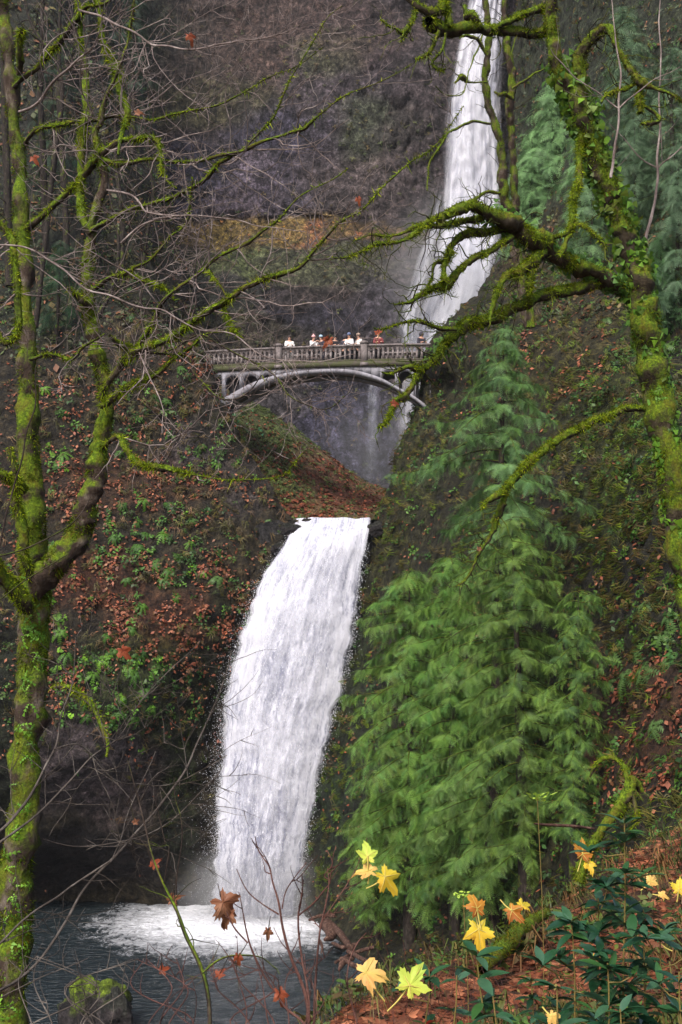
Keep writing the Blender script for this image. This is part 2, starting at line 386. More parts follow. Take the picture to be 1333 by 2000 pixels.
# far amphitheatre wall
XS = [-300, -140, 20, 200, 380, 520, 660, 780, 860, 930, 1000, 1080, 1200, 1350, 1550]
dx = [-7, -5, -2, 0, 1, 2, 1, 1, 2, 3.5, 2, -2, -6, -12, -20]
def row(y, D, wob=1.0): return [(x, y, D + d * wob) for x, d in zip(XS, dx)]
rows = [row(-1300, 175), row(-500, 130), row(-160, 124), row(60, 121), row(250, 119), row(400, 118), row(437, 117.5), row(470, 113.5), row(540, 107), row(575, 104.5), row(640, 103.5), row(760, 103), row(880, 102.5), row(1100, 102)]
def fardisp(V):
    w = V + 1.3 * np.stack([noise(V + 7 * i, 4) for i in range(3)], 1)
    lump = 1 - np.abs(noise(w, 2.6)) * 2.2; lump2 = 1 - np.abs(noise(w + 50, 1.2)) * 2.2
    rocky = np.clip(.5 + 1.2 * noise(V + 90, 11), .15, 1)
    return 1.0 * fbm(V, 14, 2) + .9 * ridged(w * [1, 1, .6], 6, 2) - rocky * (.75 * lump ** 3 * (lump > 0) + .35 * lump2 ** 3 * (lump2 > 0)) + .3 * fbm(V, 1.1, 2)
far = patch(rows, 265, 340, fardisp)
px, py = proj(far.V)
wn_ = 26 * np.stack([fbm(far.V + 40 * i, 6, 4) for i in range(2)], 1); qx, qy = px + wn_[:, 0] * 1.6, py + wn_[:, 1]
ROCK, BRN, OLV, DRK = (98, 86, 88), (104, 82, 70), (86, 92, 62), (60, 54, 60)
fc = blobs(qx, qy, [
    (330, 120, 230, 150, (92, 76, 62), .8), (560, 60, 150, 110, (102, 80, 70), .8), (700, 230, 160, 180, (98, 86, 88), .8),
    (640, 100, 70, 40, (110, 110, 74), .7), (740, 250, 90, 70, (88, 96, 66), .7), (700, 60, 120, 60, (92, 72, 66), .7),
    (400, 200, 140, 40, (96, 92, 56), .6), (230, 60, 110, 90, (72, 84, 60), .6),
    (330, 350, 170, 90, (72, 68, 82), .85), (480, 370, 60, 90, (142, 124, 132), .75), (600, 350, 110, 80, (94, 84, 94), .8), (540, 250, 90, 50, (80, 74, 90), .8),
    (700, 370, 120, 80, (104, 90, 84), .8), (810, 330, 60, 200, (88, 76, 74), .8),
    (520, 456, 250, 24, (158, 128, 70), .9), (600, 470, 40, 22, (190, 122, 86), .9), (440, 466, 40, 20, (150, 124, 58), .8), (700, 462, 100, 20, (120, 92, 60), .8),
    (450, 515, 230, 36, (116, 124, 72), .9), (640, 520, 140, 40, (94, 92, 68), .8), (330, 500, 100, 40, (96, 82, 60), .7),
    (560, 610, 220, 50, (66, 62, 72), .85), (640, 575, 130, 24, (78, 66, 56), .7), (400, 600, 110, 50, (70, 72, 54), .8), (480, 650, 120, 40, (92, 84, 60), .7),
    (730, 600, 60, 70, (90, 82, 88), .8), (560, 790, 90, 90, (96, 88, 92), .7), (650, 850, 160, 130, (80, 76, 92), .9), (560, 770, 50, 70, (104, 94, 84), .6),
    (1200, 160, 200, 230, (82, 86, 74), .8), (1080, 90, 70, 90, (66, 58, 64), .8), (1290, 60, 90, 60, (80, 74, 84), .7)], lin(94, 82, 80))
fc *= (1 + .5 * fbm(far.V, 1.3, 3))[:, None] * np.array([.76, .80, .88])
structure('cliff', far, fc.clip(.01, 1), M['cliff'])

# left bank, with the hillside forest above it
XL = [-900, -350, 50, 200, 330, 430, 500, 560, 592, 600]
def lrow(ys, Ds, xs=None): return list(zip(xs or XL, ys, Ds))
rows = [
 lrow([-1100]*5 + [-500, 400, 960, 1000, 1010], [150]*5 + [120, 100, 78, 76, 80], [-900, -350, 0, 90, 120, 160, 330, 520, 590, 606]),
 lrow([-400]*4 + [-350, 100, 700, 985, 1010, 1016], [98, 96, 98, 100, 100, 90, 82, 72, 70, 74], [-900, -350, 0, 100, 140, 190, 360, 530, 590, 602]),
 lrow([100]*4 + [330, 640, 850, 1000, 1018, 1024], [84, 83, 84, 86, 84, 76, 72, 69, 67, 70], [-900, -350, 10, 120, 170, 280, 430, 550, 588, 598]),
 lrow([450, 450, 450, 450, 600, 740, 880, 1010, 1026, 1030], [74, 74, 74, 74.5, 72, 70, 68.5, 66.5, 65, 68], [-900, -350, 20, 140, 210, 340, 455, 552, 586, 597]),
 lrow([680, 680, 675, 680, 682, 790, 920, 1012, 1030, 1034], [66, 66, 66, 66.3, 66.3, 66.3, 66, 64.5, 63.8, 67], [-900, -350, 50, 200, 365, 425, 500, 556, 580, 594]),
 lrow([900, 900, 900, 900, 900, 940, 1000, 1055, 1085, 1090], [62, 62, 62.5, 63.5, 64, 64.3, 64, 63.4, 63, 66], [-900, -350, 50, 200, 330, 430, 492, 535, 556, 575]),
 lrow([1150]*10, [58.5, 58.5, 59, 60, 60.7, 61.3, 61.8, 62.3, 62.8, 66], [-900, -350, 50, 200, 320, 400, 445, 475, 500, 540]),
 lrow([1260]*10, [57.5, 57.5, 58, 58.8, 59.8, 60.8, 61.5, 62.2, 62.8, 66], [-900, -350, 50, 200, 310, 370, 410, 440, 465, 500]),
 lrow([1380]*10, [57, 57, 57.5, 58.2, 59.5, 60.6, 61.5, 62.4, 63.2, 66], [-900, -350, 50, 200, 300, 340, 380, 410, 440, 480]),
 lrow([1500]*10, [58, 58, 58.5, 59.2, 60.5, 61.4, 62.2, 62.9, 63.6, 66], [-900, -350, 50, 200, 290, 330, 370, 400, 430, 470]),
 lrow([1640]*10, [61, 61, 61.5, 62, 62.6, 63, 63.4, 63.8, 64.2, 66.5], [-900, -350, 50, 200, 290, 330, 370, 400, 430, 470]),
 lrow([1745]*10, [65, 65, 65.2, 65.2, 65, 64.8, 64.7, 64.7, 64.8, 66.5], [-900, -350, 50, 200, 290, 330, 370, 400, 430, 470]),
 lrow([1850]*10, [66, 66, 66, 66, 66, 65.6, 65.4, 65.4, 65.4, 67], [-900, -350, 50, 200, 290, 330, 370, 400, 430, 470]),
]
left = patch(rows, 210, 380, cliffdisp(.55, 3.6))
px, py = proj(left.V); wn_ = 22 * np.stack([fbm(left.V + 40 * i, 3, 4) for i in range(2)], 1); qx, qy = px + wn_[:, 0], py + wn_[:, 1]
lc = blobs(qx, qy, [
    (100, 100, 260, 400, (58, 62, 50), .8), (100, 560, 200, 120, (48, 56, 34), .8), (320, 640, 120, 60, (80, 62, 44), .7),
    (380, 880, 60, 60, (98, 88, 92), .7), (470, 960, 60, 60, (96, 86, 86), .6), (290, 800, 90, 60, (64, 60, 44), .6), (430, 840, 50, 40, (60, 58, 40), .6),
    (200, 950, 200, 60, (96, 62, 42), .6), (180, 1130, 130, 60, (104, 60, 40), .7), (330, 1220, 120, 60, (106, 64, 44), .75), (440, 1150, 60, 60, (84, 66, 40), .6),
    (250, 1300, 120, 70, (70, 88, 34), .6), (240, 1400, 110, 40, (60, 84, 26), .6),
    (380, 1350, 40, 100, (46, 54, 26), .8), (340, 1500, 30, 120, (50, 64, 22), .7), (360, 1620, 40, 80, (40, 50, 24), .8),
    (160, 1500, 140, 90, (96, 84, 88), .85), (230, 1570, 70, 60, (120, 104, 104), .6), (150, 1680, 200, 60, (40, 32, 34), .9), (430, 1250, 30, 100, (46, 52, 24), .8),
    (20, 1400, 60, 200, (44, 54, 34), .8)], lin(66, 58, 42))
lc *= .72 * (1 + .4 * fbm(left.V, .8, 3))[:, None]
structure('left_bank', left, lc.clip(.01, 1), M['bank'])

# hillside seen under the bridge arch, running down to the lip of the lower fall
rows = [
 [(250, 690, 86), (380, 760, 85), (470, 800, 84), (560, 850, 86), (640, 900, 88), (700, 940, 90), (760, 975, 92), (830, 1020, 94)],
 [(250, 700, 78), (380, 740, 76), (445, 772, 75.5), (540, 826, 77), (620, 882, 78), (690, 934, 79), (752, 962, 80), (830, 1000, 80)],
 [(250, 760, 74), (380, 780, 73), (450, 810, 73), (530, 860, 73), (610, 915, 74), (680, 960, 74), (745, 985, 74), (830, 1010, 74)],
 [(250, 830, 71), (380, 850, 70), (455, 880, 70), (530, 920, 70), (600, 960, 70.5), (670, 990, 70.5), (740, 1006, 70), (830, 1020, 70)],
 [(250, 1000, 68), (380, 1010, 67), (460, 1010, 67), (530, 1012, 67.5), (600, 1020, 67.5), (670, 1026, 67.5), (740, 1028, 67), (830, 1030, 67)]]
hill = patch(rows, 140, 150, cliffdisp(.22, 2.2))
px, py = proj(hill.V); qx = px + 16 * fbm(hill.V, 2, 3); qy = py + 12 * fbm(hill.V + 30, 2, 3)
hc = blobs(qx, qy, [(560, 850, 60, 40, (92, 104, 58), .8), (500, 810, 50, 40, (84, 96, 52), .8), (640, 930, 60, 30, (110, 72, 56), .8), (600, 895, 60, 25, (112, 86, 62), .7), (540, 960, 60, 60, (84, 82, 46), .8),
    (690, 975, 70, 26, (116, 72, 54), .85), (600, 1000, 80, 22, (112, 80, 52), .7), (480, 860, 50, 50, (84, 76, 50), .7)], lin(92, 82, 50))
structure('hillside', hill, (hc * .8 * (1 + .3 * fbm(hill.V, .5, 3))[:, None]).clip(.01, 1), M['ground'])

# rock step behind the lower fall
def edgeL(y): return np.interp(y, [1018, 1070, 1120, 1180, 1260, 1330, 1400, 1500, 1600, 1700, 1790], [572, 546, 512, 484, 458, 440, 431, 425, 420, 418, 412])
def edgeR(y): return np.interp(y, [1018, 1090, 1150, 1250, 1340, 1420, 1520, 1600, 1700, 1790], [730, 718, 708, 696, 676, 652, 628, 612, 596, 586])
rows = []
for y, D in [(1032, 74), (1027, 68), (1024, 64.5), (1030, 63.4), (1090, 63.2), (1250, 63.4), (1450, 63.8), (1650, 64.2), (1800, 64.5), (1900, 65)]:
    a, b_ = edgeL(y) - 70, edgeR(y) + 60
    rows.append([(a + (b_ - a) * t, y, D) for t in np.linspace(0, 1, 8)])
step = patch(rows, 130, 260, cliffdisp(.28, 1.8))
structure('rock_step', step, (lin(48, 46, 46) * (1 + .4 * fbm(step.V, .8, 3))[:, None]).clip(.005, 1), M['wet'])

# right bank
XR = None
rows = [
 [(x, -1300, D) for x, D in zip([1030, 1040, 1060, 1100, 1180, 1300, 1500, 1800, 2500], [150, 148, 146, 142, 135, 125, 110, 95, 80])],
 [(x, -500, D) for x, D in zip([1020, 1030, 1045, 1070, 1110, 1200, 1400, 1700, 2400], [105, 104, 103, 100, 95, 86, 76, 62, 50])],
 [(x, -50, D) for x, D in zip([1005, 1010, 1020, 1040, 1085, 1180, 1350, 1650, 2300], [104, 103, 101, 98, 92, 81, 69, 55, 42])],
 [(x, 300, D) for x, D in zip([1004, 1010, 1022, 1042, 1085, 1175, 1340, 1620, 2250], [100, 99, 97, 93, 86, 74, 61, 48, 36])],
 [(x, 500, D) for x, D in zip([985, 993, 1008, 1036, 1080, 1165, 1335, 1610, 2200], [92, 89, 85, 80, 74, 65, 54, 42, 32])],
 [(846, 706, 72), (856, 680, 67), (876, 656, 63.6), (930, 625, 62), (1040, 600, 60), (1150, 600, 57), (1333, 620, 48), (1600, 640, 38), (2150, 660, 28)],
 [(x, 760, D) for x, D in zip([832, 842, 868, 925, 1025, 1150, 1333, 1600, 2100], [70, 66.5, 64, 60, 56, 50, 43, 34, 25])],
 [(x, 900, D) for x, D in zip([775, 786, 822, 898, 1012, 1150, 1333, 1600, 2100], [69, 65, 62, 58.5, 53.5, 47.5, 40, 32, 24])],
 [(x, 1020, D) for x, D in zip([742, 752, 792, 885, 1000, 1150, 1333, 1600, 2100], [68, 64, 61, 57, 52, 46, 38, 31, 23])],
 [(x, 1200, D) for x, D in zip([690, 702, 765, 870, 1000, 1150, 1333, 1600, 2100], [66, 62.8, 60, 55.5, 50.5, 44.5, 36, 29, 22])],
 [(x, 1400, D) for x, D in zip([645, 660, 740, 850, 1000, 1150, 1333, 1600, 2100], [65, 62.3, 59, 54.5, 49, 42, 33, 27, 20])],
 [(x, 1600, D) for x, D in zip([600, 617, 700, 830, 1000, 1150, 1333, 1600, 2100], [64.6, 62.2, 58.5, 53.5, 47, 38, 29, 23, 18])],
 [(x, 1780, D) for x, D in zip([562, 590, 680, 820, 1000, 1150, 1333, 1600, 2100], [64.3, 62.6, 58, 52.5, 44, 33, 23, 19, 16])],
 [(x, y, D) for x, y, D in zip([560, 600, 690, 820, 1000, 1150, 1333, 1600, 2100], [1900, 1900, 1860, 1960, 2100, 2150, 2200, 2200, 2200], [64, 60, 54.5, 47, 36, 26, 20, 17, 15])],
]
right = patch(rows, 220, 360, cliffdisp(.5, 3.4))
px, py = proj(right.V); wn_ = 24 * np.stack([fbm(right.V + 40 * i, 3, 4) for i in range(2)], 1); qx, qy = px + wn_[:, 0], py + wn_[:, 1]
rc = blobs(qx, qy, [
    (1200, 200, 260, 260, (74, 78, 62), .8), (1250, 440, 130, 90, (82, 70, 52), .7), (1080, 520, 110, 90, (92, 70, 46), .7), (1120, 700, 130, 110, (84, 72, 42), .7),
    (1230, 900, 140, 200, (70, 74, 30), .85), (1290, 1100, 90, 90, (48, 42, 40), .8), (1200, 1150, 70, 80, (54, 48, 44), .8), (1110, 960, 60, 60, (62, 56, 50), .8),
    (1290, 1380, 120, 90, (104, 64, 48), .7), (1250, 1480, 140, 60, (96, 58, 42), .7), (1180, 1000, 60, 80, (74, 84, 30), .7),
    (740, 1050, 60, 110, (62, 58, 30), .7), (690, 1400, 60, 300, (46, 56, 20), .8), (800, 880, 60, 110, (74, 72, 40), .7), (640, 1560, 50, 160, (40, 54, 18), .85)], lin(62, 56, 36))
rc *= .7 * np.array([.92, 1.05, .9]) * (1 + .4 * fbm(right.V, .8, 3))[:, None]
structure('right_bank', right, rc.clip(.01, 1), M['bank'])

# near slope below the viewpoint
nx, ny = 200, 180
tx = np.linspace(-1, 1, nx); X = 1.5 + 26 * (0.25 * tx + .75 * tx ** 3); Y = -6 + 40 * np.linspace(0, 1, ny) ** 1.5
XX, YY = np.meshgrid(X, Y)
xe = np.interp(YY, [-6, 3, 6, 8, 10, 12, 14, 20, 34], [-.6, -.2, -.05, .1, 1.05, 2.34, 4.2, 10.5, 26])
ZZ = 14.3 - .12 * YY - 1.15 * np.maximum(0, xe - XX - .0) + .35 * np.maximum(0, XX - 1.5) - .02 * np.maximum(0, XX - 8) ** 1.5
ZZ = np.maximum(ZZ, -2.5)
V = np.stack([XX, YY, ZZ], -1).reshape(-1, 3); V[:, 2] += .10 * fbm(V, .9, 4) + .03 * fbm(V, .2, 2)
near = Patch(); near.nu, near.nv = nx, ny; near.V = V; near.G = V.reshape(ny, nx, 3); near.F = gridfaces(ny, nx)
du = np.gradient(near.G, axis=1); dv = np.gradient(near.G, axis=0); near.N = np.cross(du, dv); near.N /= np.linalg.norm(near.N, axis=2)[..., None]
near.area = np.linalg.norm(np.cross(near.G[1:, :-1] - near.G[:-1, :-1], near.G[:-1, 1:] - near.G[:-1, :-1]), axis=2).ravel(); _c = near.G[:-1, :-1].reshape(-1, 3); _f = _c[:, 1] > .6; _x, _y = proj(np.where(_f[:, None], _c, _c + [0, 30, 0])); near.area = near.area * sweight(near) * (_f & (_x > -200) & (_x < 1900) & (_y < 2300)) + 1e-9; near.cum = np.cumsum(near.area / near.area.sum())
GX_, GY_ = X.copy(), Y.copy()
def groundz(x, y):
    i = np.abs(GX_ - x).argmin(); j = np.abs(GY_ - y).argmin(); return near.G[j, i, 2]
nc = lin(84, 54, 36) * (1 + .4 * fbm(V, .5, 4))[:, None]
mossw = np.clip(.5 + 1.4 * noise(V, .8), 0, 1)[:, None] * .5
structure('near_slope', near, (nc * (1 - mossw) + lin(66, 70, 30) * mossw).clip(.005, 1), M['ground'])

# valley floor far below everything and gorge behind the viewer
gv = [(-400, -300, -3), (400, -300, -3), (400, 400, -3), (-400, 400, -3)]
gm = mesh('ground', np.array(gv, float), np.array([[0, 1, 2, 3]]), np.tile(lin(58, 52, 38), (4, 1)))
tag(link('ground', gm, None, M['ground']), kind='structure')

# ------------------------------------------------------------------ water
FB = P(500, 1775, 62.2)   # foot of the lower fall
m, nt, b = newmat('pool_water'); M['pool'] = m
p_ = pos(nt); sub = nt.nodes.new('ShaderNodeVectorMath'); sub.operation = 'SUBTRACT'; sub.inputs[1].default_value = (2.2 + FB[0] - 1.1, FB[1] + 1.2, 0); nt.links.new(p_, sub.inputs[0])
wa = noise_n(nt, .8, 5, .65, p_); wv = nt.nodes.new('ShaderNodeVectorMath'); wv.operation = 'MULTIPLY_ADD'; nt.links.new(wa.outputs['Color'], wv.inputs[0]); wv.inputs[1].default_value = (4.5, 4.5, 0); nt.links.new(sub.outputs[0], wv.inputs[2])
sc = nt.nodes.new('ShaderNodeVectorMath'); sc.operation = 'MULTIPLY'; sc.inputs[1].default_value = (1 / 5.6, 1 / 5.0, 0); nt.links.new(wv.outputs[0], sc.inputs[0])
ln = nt.nodes.new('ShaderNodeVectorMath'); ln.operation = 'LENGTH'; nt.links.new(sc.outputs[0], ln.inputs[0])
w2 = noise_n(nt, 2.2, 8, .75, pos(nt, (1, .7, 1)), 1.5)
ad = nt.nodes.new('ShaderNodeMath'); ad.operation = 'MULTIPLY_ADD'; nt.links.new(w2.outputs[0], ad.inputs[0]); ad.inputs[1].default_value = 1.7; nt.links.new(ln.outputs['Value'], ad.inputs[2])
fo = ramp(nt, ad.outputs[0], [(0, g3(1)), (.0, g3(1))])
fm = nt.nodes.new('ShaderNodeMapRange'); nt.links.new(ad.outputs[0], fm.inputs[0]); fm.inputs[1].default_value = 1.5; fm.inputs[2].default_value = 2.2; fm.inputs[3].default_value = 1; fm.inputs[4].default_value = 0
c = mixc(nt, fm.outputs[0], lin(28, 38, 42), (.78, .79, .84))
nt.links.new(c, b.inputs['Base Color'])
ro = mixc(nt, fm.outputs[0], g3(.12), g3(.8)); nt.links.new(ro, b.inputs['Roughness'])
w3 = noise_n(nt, 2.6, 5, .6, pos(nt, (.7, 1.6, 1)), .5); bump(nt, b, w3.outputs[0], .9, .35)
gx, gy = np.meshgrid(np.linspace(-34, 22, 180), np.linspace(14, 70, 180)); V = np.stack([gx, gy, gx * 0], -1).reshape(-1, 3)
V[:, 2] = .05 * fbm(V * [.8, 1.3, 1], 1.5, 3); r_ = np.hypot((V[:, 0] - FB[0]) / 4.5, (V[:, 1] - FB[1] + 1) / 4); V[:, 2] += .28 * np.exp(-r_ ** 2 * 1.2) * (1 + noise(V, .6))
tag(link('pool_water', mesh('pool_water', V, gridfaces(180, 180), None, True), None, M['pool']), kind='structure')

def fall_mat(name, sx, sy, lo, hi, edge, colr, dark=(.36, .37, .45), streak=.5, side=1.0, grain=.3):
    """white water: streaked colour, torn open near its edges. UV u across, v down (metres)"""
    m, nt, b = newmat(name)
    u = nt.nodes.new('ShaderNodeUVMap'); s = nt.nodes.new('ShaderNodeSeparateXYZ'); nt.links.new(u.outputs[0], s.inputs[0])
    mp = nt.nodes.new('ShaderNodeVectorMath'); mp.operation = 'MULTIPLY'; mp.inputs[1].default_value = (sx, sy, 1); nt.links.new(u.outputs[0], mp.inputs[0])
    n1 = noise_n(nt, 1, 8, .68, mp.outputs[0], .4)
    mp2 = nt.nodes.new('ShaderNodeVectorMath'); mp2.operation = 'MULTIPLY'; mp2.inputs[1].default_value = (sx * 3.4, sy * 5.5, 1); nt.links.new(u.outputs[0], mp2.inputs[0])
    n2 = noise_n(nt, 1, 8, .75, mp2.outputs[0], .8)
    e = nt.nodes.new('ShaderNodeMath'); e.operation = 'PINGPONG'; e.inputs[1].default_value = .5; nt.links.new(s.outputs[0], e.inputs[0])
    e2 = nt.nodes.new('ShaderNodeMapRange'); e2.interpolation_type = 'SMOOTHSTEP'; nt.links.new(e.outputs[0], e2.inputs[0]); e2.inputs[1].default_value = 0; e2.inputs[2].default_value = edge; e2.inputs[3].default_value = -.55; e2.inputs[4].default_value = side
    mx = nt.nodes.new('ShaderNodeMath'); mx.operation = 'MULTIPLY_ADD'; nt.links.new(n2.outputs[0], mx.inputs[0]); mx.inputs[1].default_value = .55; nt.links.new(n1.outputs[0], mx.inputs[2])
    ad = nt.nodes.new('ShaderNodeMath'); ad.operation = 'ADD'; nt.links.new(mx.outputs[0], ad.inputs[0]); nt.links.new(e2.outputs[0], ad.inputs[1])
    al = nt.nodes.new('ShaderNodeMapRange'); nt.links.new(ad.outputs[0], al.inputs[0]); al.inputs[1].default_value = lo; al.inputs[2].default_value = hi
    fade = nt.nodes.new('ShaderNodeMath'); fade.operation = 'MULTIPLY'; nt.links.new(al.outputs[0], fade.inputs[0]); nt.links.new(attr(nt), fade.inputs[1])
    n3 = noise_n(nt, 5.5, 8, .8, pos(nt, (1, 1, .42)), .3); cf = nt.nodes.new('ShaderNodeMath'); cf.operation = 'MULTIPLY_ADD'; nt.links.new(n3.outputs[0], cf.inputs[0]); cf.inputs[1].default_value = grain; nt.links.new(n1.outputs[0], cf.inputs[2])
    n4 = noise_n(nt, .55, 3, .5, pos(nt, (1, 1, .6))); cg = nt.nodes.new('ShaderNodeMath'); cg.operation = 'MULTIPLY_ADD'; nt.links.new(n4.outputs[0], cg.inputs[0]); cg.inputs[1].default_value = .7 * grain; nt.links.new(cf.outputs[0], cg.inputs[2]); cf = cg
    ns_ = nt.nodes.new('ShaderNodeMath'); ns_.operation = 'MULTIPLY'; nt.links.new(cf.outputs[0], ns_.inputs[0]); ns_.inputs[1].default_value = 1 / (1 + 1.7 * grain)
    cc = ramp(nt, ns_.outputs[0], [(.41, dark), (.47, tuple(np.array(dark) * .45 + np.array(colr) * .55)), (.53, colr)])
    nt.links.new(cc, b.inputs['Base Color']); b.inputs['Roughness'].default_value = .6; b.inputs['Specular IOR Level'].default_value = .3
    bump(nt, b, mx.outputs[0], .25, .06)
    tr = nt.nodes.new('ShaderNodeBsdfTranslucent'); nt.links.new(cc, tr.inputs[0]); m1 = nt.nodes.new('ShaderNodeMixShader'); m1.inputs[0].default_value = .35
    nt.links.new(b.outputs[0], m1.inputs[1]); nt.links.new(tr.outputs[0], m1.inputs[2]); tp = nt.nodes.new('ShaderNodeBsdfTransparent'); m2 = nt.nodes.new('ShaderNodeMixShader')
    nt.links.new(fade.outputs[0], m2.inputs[0]); nt.links.new(tp.outputs[0], m2.inputs[1]); nt.links.new(m1.outputs[0], m2.inputs[2]); nt.links.new(m2.outputs[0], nt.nodes['Material Output'].inputs[0])
    return m
WHITE = (.84, .84, .92)
M['fall_core'] = fall_mat('fall_core', 34, .28, .62, 1.0, .17, WHITE, dark=(.30, .31, .42), streak=.5, grain=1.0)
M['fall_back'] = fall_mat('fall_back', 16, .9, .55, 1.0, .16, (.72, .73, .8), dark=(.25, .26, .33), streak=.8)
M['fall_spray'] = fall_mat('fall_spray', 34, 1.3, 1.25, 1.6, .3, WHITE, side=.55)
def curtain(name, eL, eR, ys, Ds, nu, nv, mat, parent, bulge=.5, rough=.12, fadev=None, shrink=0.0, dD=0.0, rag=0.0):
    y = np.linspace(ys[0], ys[-1], nv); D = np.interp(y, ys, Ds) + dD
    D = np.convolve(np.pad(D, 6, 'edge'), np.ones(13) / 13, 'valid')
    a, b_ = eL(y), eR(y); w = b_ - a; a = a + w * shrink; b_ = b_ - w * shrink
    if rag:
        z0 = y * 0; q = lambda o: np.stack([z0 + o, y / 42.0, z0], 1)
        g = np.clip((y - 1050) / 120, 0, 1) if ys[0] > 900 else 1.0
        a = a + g * rag * fbm(q(1.5), 1, 4); b_ = b_ + g * rag * fbm(q(9.5), 1, 4)
    t = np.linspace(0, 1, nu); XX = a[:, None] + (b_ - a)[:, None] * t; G = Pn(np.stack([XX, np.repeat(y[:, None], nu, 1), np.repeat(D[:, None], nu, 1)], -1))
    G[..., 1] -= bulge * np.sin(math.pi * t)[None] ** .7
    q = np.stack([t[None] * 9 + y[:, None] * 0, np.zeros_like(XX), y[:, None] * .004 + t[None] * 0], -1).reshape(-1, 3)
    d = rough * (fbm(q * [1, 1, 1], .9, 3) * .8 + .9 * fbm(G.reshape(-1, 3) * [1, 1, .5], .7, 4))
    G[..., 1] -= d.reshape(nv, nu)
    if rag: G[..., 2] += (.09 * np.clip(1 - (y - ys[0]) / 60, 0, 1))[:, None] * fbm(np.stack([t * 6, t * 0 + 3, t * 0], 1), 1, 3)[None]
    vlen = np.r_[0, np.cumsum(np.linalg.norm(np.diff(G[:, nu // 2], axis=0), axis=1))]
    uv = np.stack([np.repeat(t[None], nv, 0), np.repeat(vlen[:, None], nu, 1)], -1).reshape(-1, 2)
    f = np.ones(nv) if fadev is None else np.interp(y, *fadev)
    col = np.repeat(np.repeat(f[:, None], nu, 1).reshape(-1, 1), 3, 1)
    return link(name, mesh(name, G.reshape(-1, 3), gridfaces(nv, nu), col, True, uv), parent, mat)
def droplets(name, n, fn, size, parent, mat):
    X = fn(n); T = (np.array([[1, 0, -.7], [-.5, .87, -.7], [-.5, -.87, -.7], [0, 0, 1.6]]), np.array([[0, 1, 2], [0, 3, 1], [1, 3, 2], [2, 3, 0]]))
    n = len(X); V, Fc, c = inst(T, X, basis(np.tile([0, 0, 1.0], (n, 1)) + .4 * rng.normal(size=(n, 3))), size * rng.uniform(.3, 1.2, n) ** 1.5, np.ones((n, 3)))
    return tag(link(name, mesh(name, V, Fc), parent, mat), kind='stuff')
m, nt, b = newmat('white_spray'); b.inputs['Base Color'].default_value = (.84, .85, .9, 1); b.inputs['Roughness'].default_value = .6; M['spray'] = m
LYs = [1013, 1022, 1030, 1060, 1200, 1500, 1785]; LDs = [64.5, 63.4, 62.8, 62.2, 61.6, 61.4, 61.6]
lf = empty('lower_waterfall', FB, 'broad white lower waterfall pouring over the rock lip into the dark pool', 'waterfall')
cur = curtain('water_curtain', lambda y: edgeL(y) - 5, lambda y: edgeR(y) + 4, LYs, LDs, 120, 320, M['fall_core'], lf, .7, .05, rag=7)
curtain('back_curtain', lambda y: edgeL(y) - np.interp(y, [1020, 1200, 1790], [2, 7, 9]), lambda y: edgeR(y) + np.interp(y, [1020, 1200, 1790], [2, 5, 8]), LYs, LDs, 60, 160, M['fall_back'], lf, .5, .15, dD=.4, rag=9)
curtain('outer_spray', lambda y: edgeL(y) - np.interp(y, [1018, 1200, 1790], [2, 8, 16]), lambda y: edgeR(y) + np.interp(y, [1018, 1200, 1790], [1, 4, 12]), LYs, LDs, 70, 200, M['fall_spray'], lf, .9, .3, dD=-.35, fadev=([1013, 1050, 1150], [0, .3, 1]))
def lowdrop(n):
    y = 1040 + 740 * rng.random(n) ** .7; a, b_ = edgeL(y), edgeR(y); sd_ = rng.random(n) < .62
    off = rng.exponential(1, n) * np.interp(y, [1040, 1300, 1780], [5, 10, 13]); px = np.where(sd_, a + 12 - off, b_ - 10 + off * .6)
    return Pn(np.stack([px, y, 61.3 + rng.normal(size=n) * .4], -1))
droplets('spray_drops', 15000, lowdrop, .013, lf, M['spray'])
def facedrop(n):
    y = 1060 + 720 * rng.random(n); a, b_ = edgeL(y), edgeR(y); t = rng.random(n)
    return Pn(np.stack([a + (b_ - a) * t, y, 61.1 - .75 * np.sin(math.pi * t) + rng.normal(size=n) * .15], -1))
droplets('falling_drops', 11000, facedrop, .022, lf, M['spray'])
def splash(n):
    a = rng.uniform(0, 2 * math.pi, n); r = np.abs(rng.normal(size=n)); h = rng.exponential(.45, n) * np.exp(-r * .6)
    return np.stack([FB[0] + np.cos(a) * r * 2.0, FB[1] - .6 + np.sin(a) * r * 1.1, h + .02], -1)
droplets('splash', 13000, splash, .022, lf, M['spray'])

# upper fall
def ul(y): return np.interp(y, [-900, -100, 0, 100, 200, 350, 450, 550, 620, 700, 800], [950, 925, 908, 884, 868, 858, 852, 825, 800, 785, 770])
def ur(y): return np.interp(y, [-900, -100, 0, 100, 200, 350, 450, 550, 620, 700, 800], [1030, 1005, 996, 990, 984, 988, 985, 975, 950, 915, 890])
UYs = [-900, -500, -200, 60, 250, 400, 470, 540, 640, 760, 960]; UDs = [138, 126, 121.5, 118, 116, 114.5, 110, 104, 100.5, 99.5, 99]
M['ufall'] = fall_mat('upper_core', 6, .05, .4, 1.2, .3, WHITE, streak=.15, side=.95)
M['ufall2'] = fall_mat('upper_veil', 5, .05, .5, 2.3, .5, (.8,.81,.88), side=.85)
uf = empty('upper_waterfall', P(860, 800, 99), 'tall narrow upper waterfall dropping down the far cliff behind the bridge', 'waterfall')
curtain('water_curtain', ul, ur, UYs, UDs, 70, 260, M['ufall'], uf, 1.0, .5, fadev=([-900, 500, 600, 700, 960], [1, 1, .75, .4, .2]), shrink=.0)
